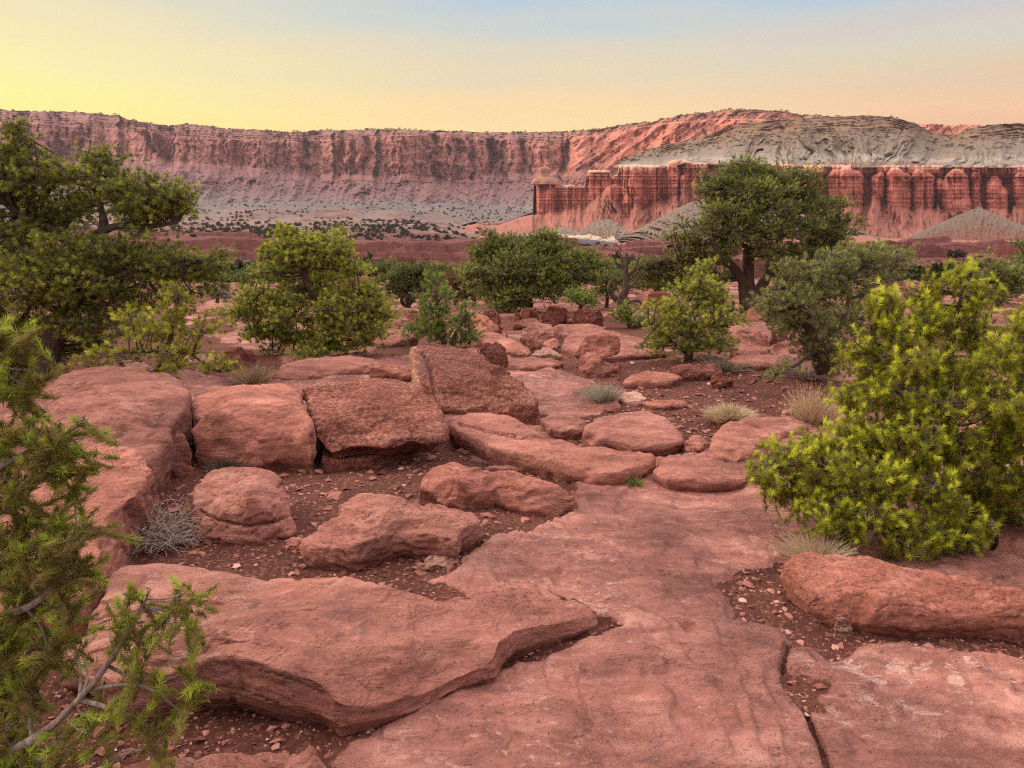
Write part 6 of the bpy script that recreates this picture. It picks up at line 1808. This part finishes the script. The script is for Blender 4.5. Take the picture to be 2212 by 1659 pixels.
tangle('dead_brush', 'bleached grey dead brush lying beside the round boulder', 330, 1165, 200, 90, 420, 7)
sticks('dead_brush', 'grey twigs caught between the two left boulders', 'dead brush', 398, 935, 70, 50, 110, M_STICK, 8, wid=.0026, tint=(.45, .25), curve=.5)
sticks('dead_brush', 'bare brush on the soil at the foot of the small rounded pine', 'dead brush', 1560, 795, 110, 30, 240, M_SAGE, 9, wid=.0045, tint=(.25, .2))
sticks('dead_brush', 'grey bare twigs under the leaning olive pine', 'dead brush', 1745, 812, 130, 40, 200, M_STICK, 10, wid=.0040, tint=(.35, .2), curve=.5)
sticks('sage_shrub', 'small dark shrub growing against the foot of the smooth boulder', 'shrub', 484, 1010, 80, 44, 160, M_SAGE, 11, wid=.0026, tint=(.05, .12))
sticks('sage_shrub', 'tiny green tuft below the curved slab', 'shrub', 1365, 1040, 46, 26, 130, M_GREEN, 12, wid=.0024, tint=(.5, .2))
sticks('sage_shrub', 'tiny grey green sprig in a rock joint of the boulder cluster', 'shrub', 1206, 745, 18, 16, 50, M_SAGE, 13, wid=.004, tint=(.7, .2))
sticks('sage_shrub', 'grey green sprig on the smooth slab behind the angular block', 'shrub', 1072, 772, 26, 14, 60, M_SAGE, 14, wid=.004, tint=(.5, .2))
sticks('sage_shrub', 'little sage sprig between the wavy slab and the flat stones', 'shrub', 1522, 962, 22, 14, 60, M_SAGE, 15, wid=.0024, tint=(.8, .2))
sticks('grass_tuft', 'pale wisps of grass at the left foot of the round boulder', 'grass', 408, 1105, 34, 40, 90, M_STRAW, 16, wid=.0018, tint=(.6, .2))
sticks('sage_shrub', 'dim sprig in the shade under the crusty boulder', 'shrub', 690, 1000, 40, 22, 70, M_SAGE, 17, wid=.002, tint=(.2, .2))


def sign_post():
    D = 60.0
    B = at(2182, 578, D)
    T = at(2182, 556, D)
    root = bpy.data.objects.new('sign_post', None)
    COL.objects.link(root)
    root.location = B
    tag(root, 'small brown post with a board standing beyond the right-hand junipers', 'post')
    m, k, b = new_mat('weathered_wood')
    b.inputs['Base Color'].default_value = (0.24, 0.13, 0.085, 1)
    bm = bmesh.new()
    bmesh.ops.create_cube(bm, size=1)
    for v in bm.verts:
        v.co = (v.co.x * .11, v.co.y * .11, v.co.z * .9 + .2)
    bmesh.ops.bevel(bm, geom=bm.edges, offset=.015, segments=1)
    me = bpy.data.meshes.new('post')
    bm.to_mesh(me)
    bm.free()
    link('post', me, m, root)
    bm = bmesh.new()
    bmesh.ops.create_cube(bm, size=1)
    for v in bm.verts:
        v.co = (v.co.x * .42, v.co.y * .05 - .085, v.co.z * .26 + .72)
    bmesh.ops.bevel(bm, geom=bm.edges, offset=.012, segments=1)
    me = bpy.data.meshes.new('board')
    bm.to_mesh(me)
    bm.free()
    link('board', me, m, root)


sign_post()


def far_shrubs():
    """scattered junipers of the valley, and the scrub along the rim"""
    rg = np.random.default_rng(9)

    def bush_mesh(n, seed):
        r = np.random.default_rng(seed)
        q = r.normal(size=(n, 3))
        q /= np.linalg.norm(q, axis=1, keepdims=True)
        q *= (r.uniform(.02, 1, n) ** .4)[:, None] * np.array([1, 1, .75])
        q = q * (1 + .4 * fbm(q * 2 + seed, 2))[:, None]
        q[:, 2] += .55
        t = [tuft_template(r, 8, .40, .20, .2, 10, 80) for _ in range(3)]
        V, Fc, A = place_tufts(r, q, q * np.array([1, 1, .6]) + np.array([0, 0, .2]) + r.normal(size=(n, 3)) * .4, r.uniform(.7, 1.2, n), np.clip(r.normal(.4, .2, n), 0, 1), t)
        return V, Fc, A
    B = [bush_mesh(130, s) for s in range(4)]
    meshes = [new_mesh('valley_juniper', v, f, {'tint': a}, smooth=False) for v, f, a in B]
    for m_ in meshes:
        m_.materials.append(M_FAR)
    # nearer bushes, one object each
    n = 0
    while n < 240:
        y = float(np.exp(rg.uniform(math.log(42), math.log(620))))
        x = float(rg.uniform(-.72, .72) * y)
        z = float(valley_z(np.array([x]), np.array([y]))[0]) if y > 72 else float(ground(np.array([x]), np.array([y]))[0][0])
        dens = perlin(np.array([[x * .02, y * .02, 4.4]]))[0]
        if dens < -.12 and y > 70:
            continue
        o = link('valley_juniper', meshes[n % 4])
        s = float(rg.uniform(.7, 1.9)) * (.75 if y < 70 else 1)
        o.location = (x, y, z - .15)
        o.scale = (s * rg.uniform(.9, 1.3), s, s * rg.uniform(.7, 1.1))
        o.rotation_euler = (0, 0, rg.uniform(0, 6.28))
        tag(o, 'small dark juniper bush dotted over the red valley floor', 'bush', 'junipers dotted over the valley')
        n += 1
    # everything farther: scrub as one mass
    v0, f0, a0 = bush_mesh(70, 77)
    N = 4200
    y = np.exp(rg.uniform(math.log(620), math.log(2250), N * 5))
    x = rg.uniform(-.72, .72, N * 5) * y
    u = x / y
    w = fbm(xyz(x * .006, y * .006, 2.0), 3)
    k = (w > -.15) & ((y < 900) | (u < .05))
    x, y = x[k][:N], y[k][:N]
    z = valley_z(x, y)
    p = np.stack([x, y, z - .3], -1)
    s = rg.uniform(.9, 2.6, len(p))
    V = (v0[None] * s[:, None, None] + p[:, None]).reshape(-1, 3)
    Fc = (f0[None] + (np.arange(len(p)) * len(v0))[:, None, None]).reshape(-1, 3)
    me = new_mesh('valley_scrub', V, Fc, {'tint': np.tile(a0, len(p))}, smooth=False)
    tag(link('valley_scrub', me, M_FAR), 'dark scrub dotting the pale far valley', 'scrub', kind='stuff')
    # scrub on the rim and shelves of the cliff and on the grey hill
    co = []
    for nm, lo, hi, cnt, smin, smax in (('cliff', -.001, .06, 800, 2.0, 5.5), ('cliff', .06, .22, 420, 2.0, 5.0), ('cliff', .55, .9, 1100, 2.0, 4.5), ('grey_hill', 0.0, .5, 500, 1.5, 3.5)):
        me = bpy.data.objects[nm].data
        P = np.empty(len(me.vertices) * 3, np.float32)
        me.vertices.foreach_get('co', P)
        P = P.reshape(-1, 3)
        Z = np.empty(len(P), np.float32)
        me.attributes['zone'].data.foreach_get('value', Z)
        if nm == 'cliff':
            Nn = np.empty(len(P) * 3, np.float32)
            me.vertex_normals.foreach_get('vector', Nn)
            ok = np.abs(Nn.reshape(-1, 3)[:, 2]) > .25
        else:
            ok = np.ones(len(P), bool)
        ids = np.nonzero((Z >= lo) & (Z <= hi) & ok)[0]
        ids = rg.choice(ids, min(cnt, len(ids)), replace=False)
        co.append((P[ids], rg.uniform(smin, smax, len(ids))))
    p = np.concatenate([c for c, _ in co])
    s = np.concatenate([q for _, q in co])
    v1, f1, a1 = bush_mesh(46, 78)
    V = (v1[None] * s[:, None, None] * np.array([1, 1, .7]) + p[:, None]).reshape(-1, 3)
    Fc = (f1[None] + (np.arange(len(p)) * len(v1))[:, None, None]).reshape(-1, 3)
    me = new_mesh('rim_scrub', V, Fc, {'tint': np.tile(a1, len(p))}, smooth=False)
    tag(link('rim_scrub', me, M_FAR), 'dark scrub along the cliff rim and its shelves', 'scrub', kind='stuff')


far_shrubs()
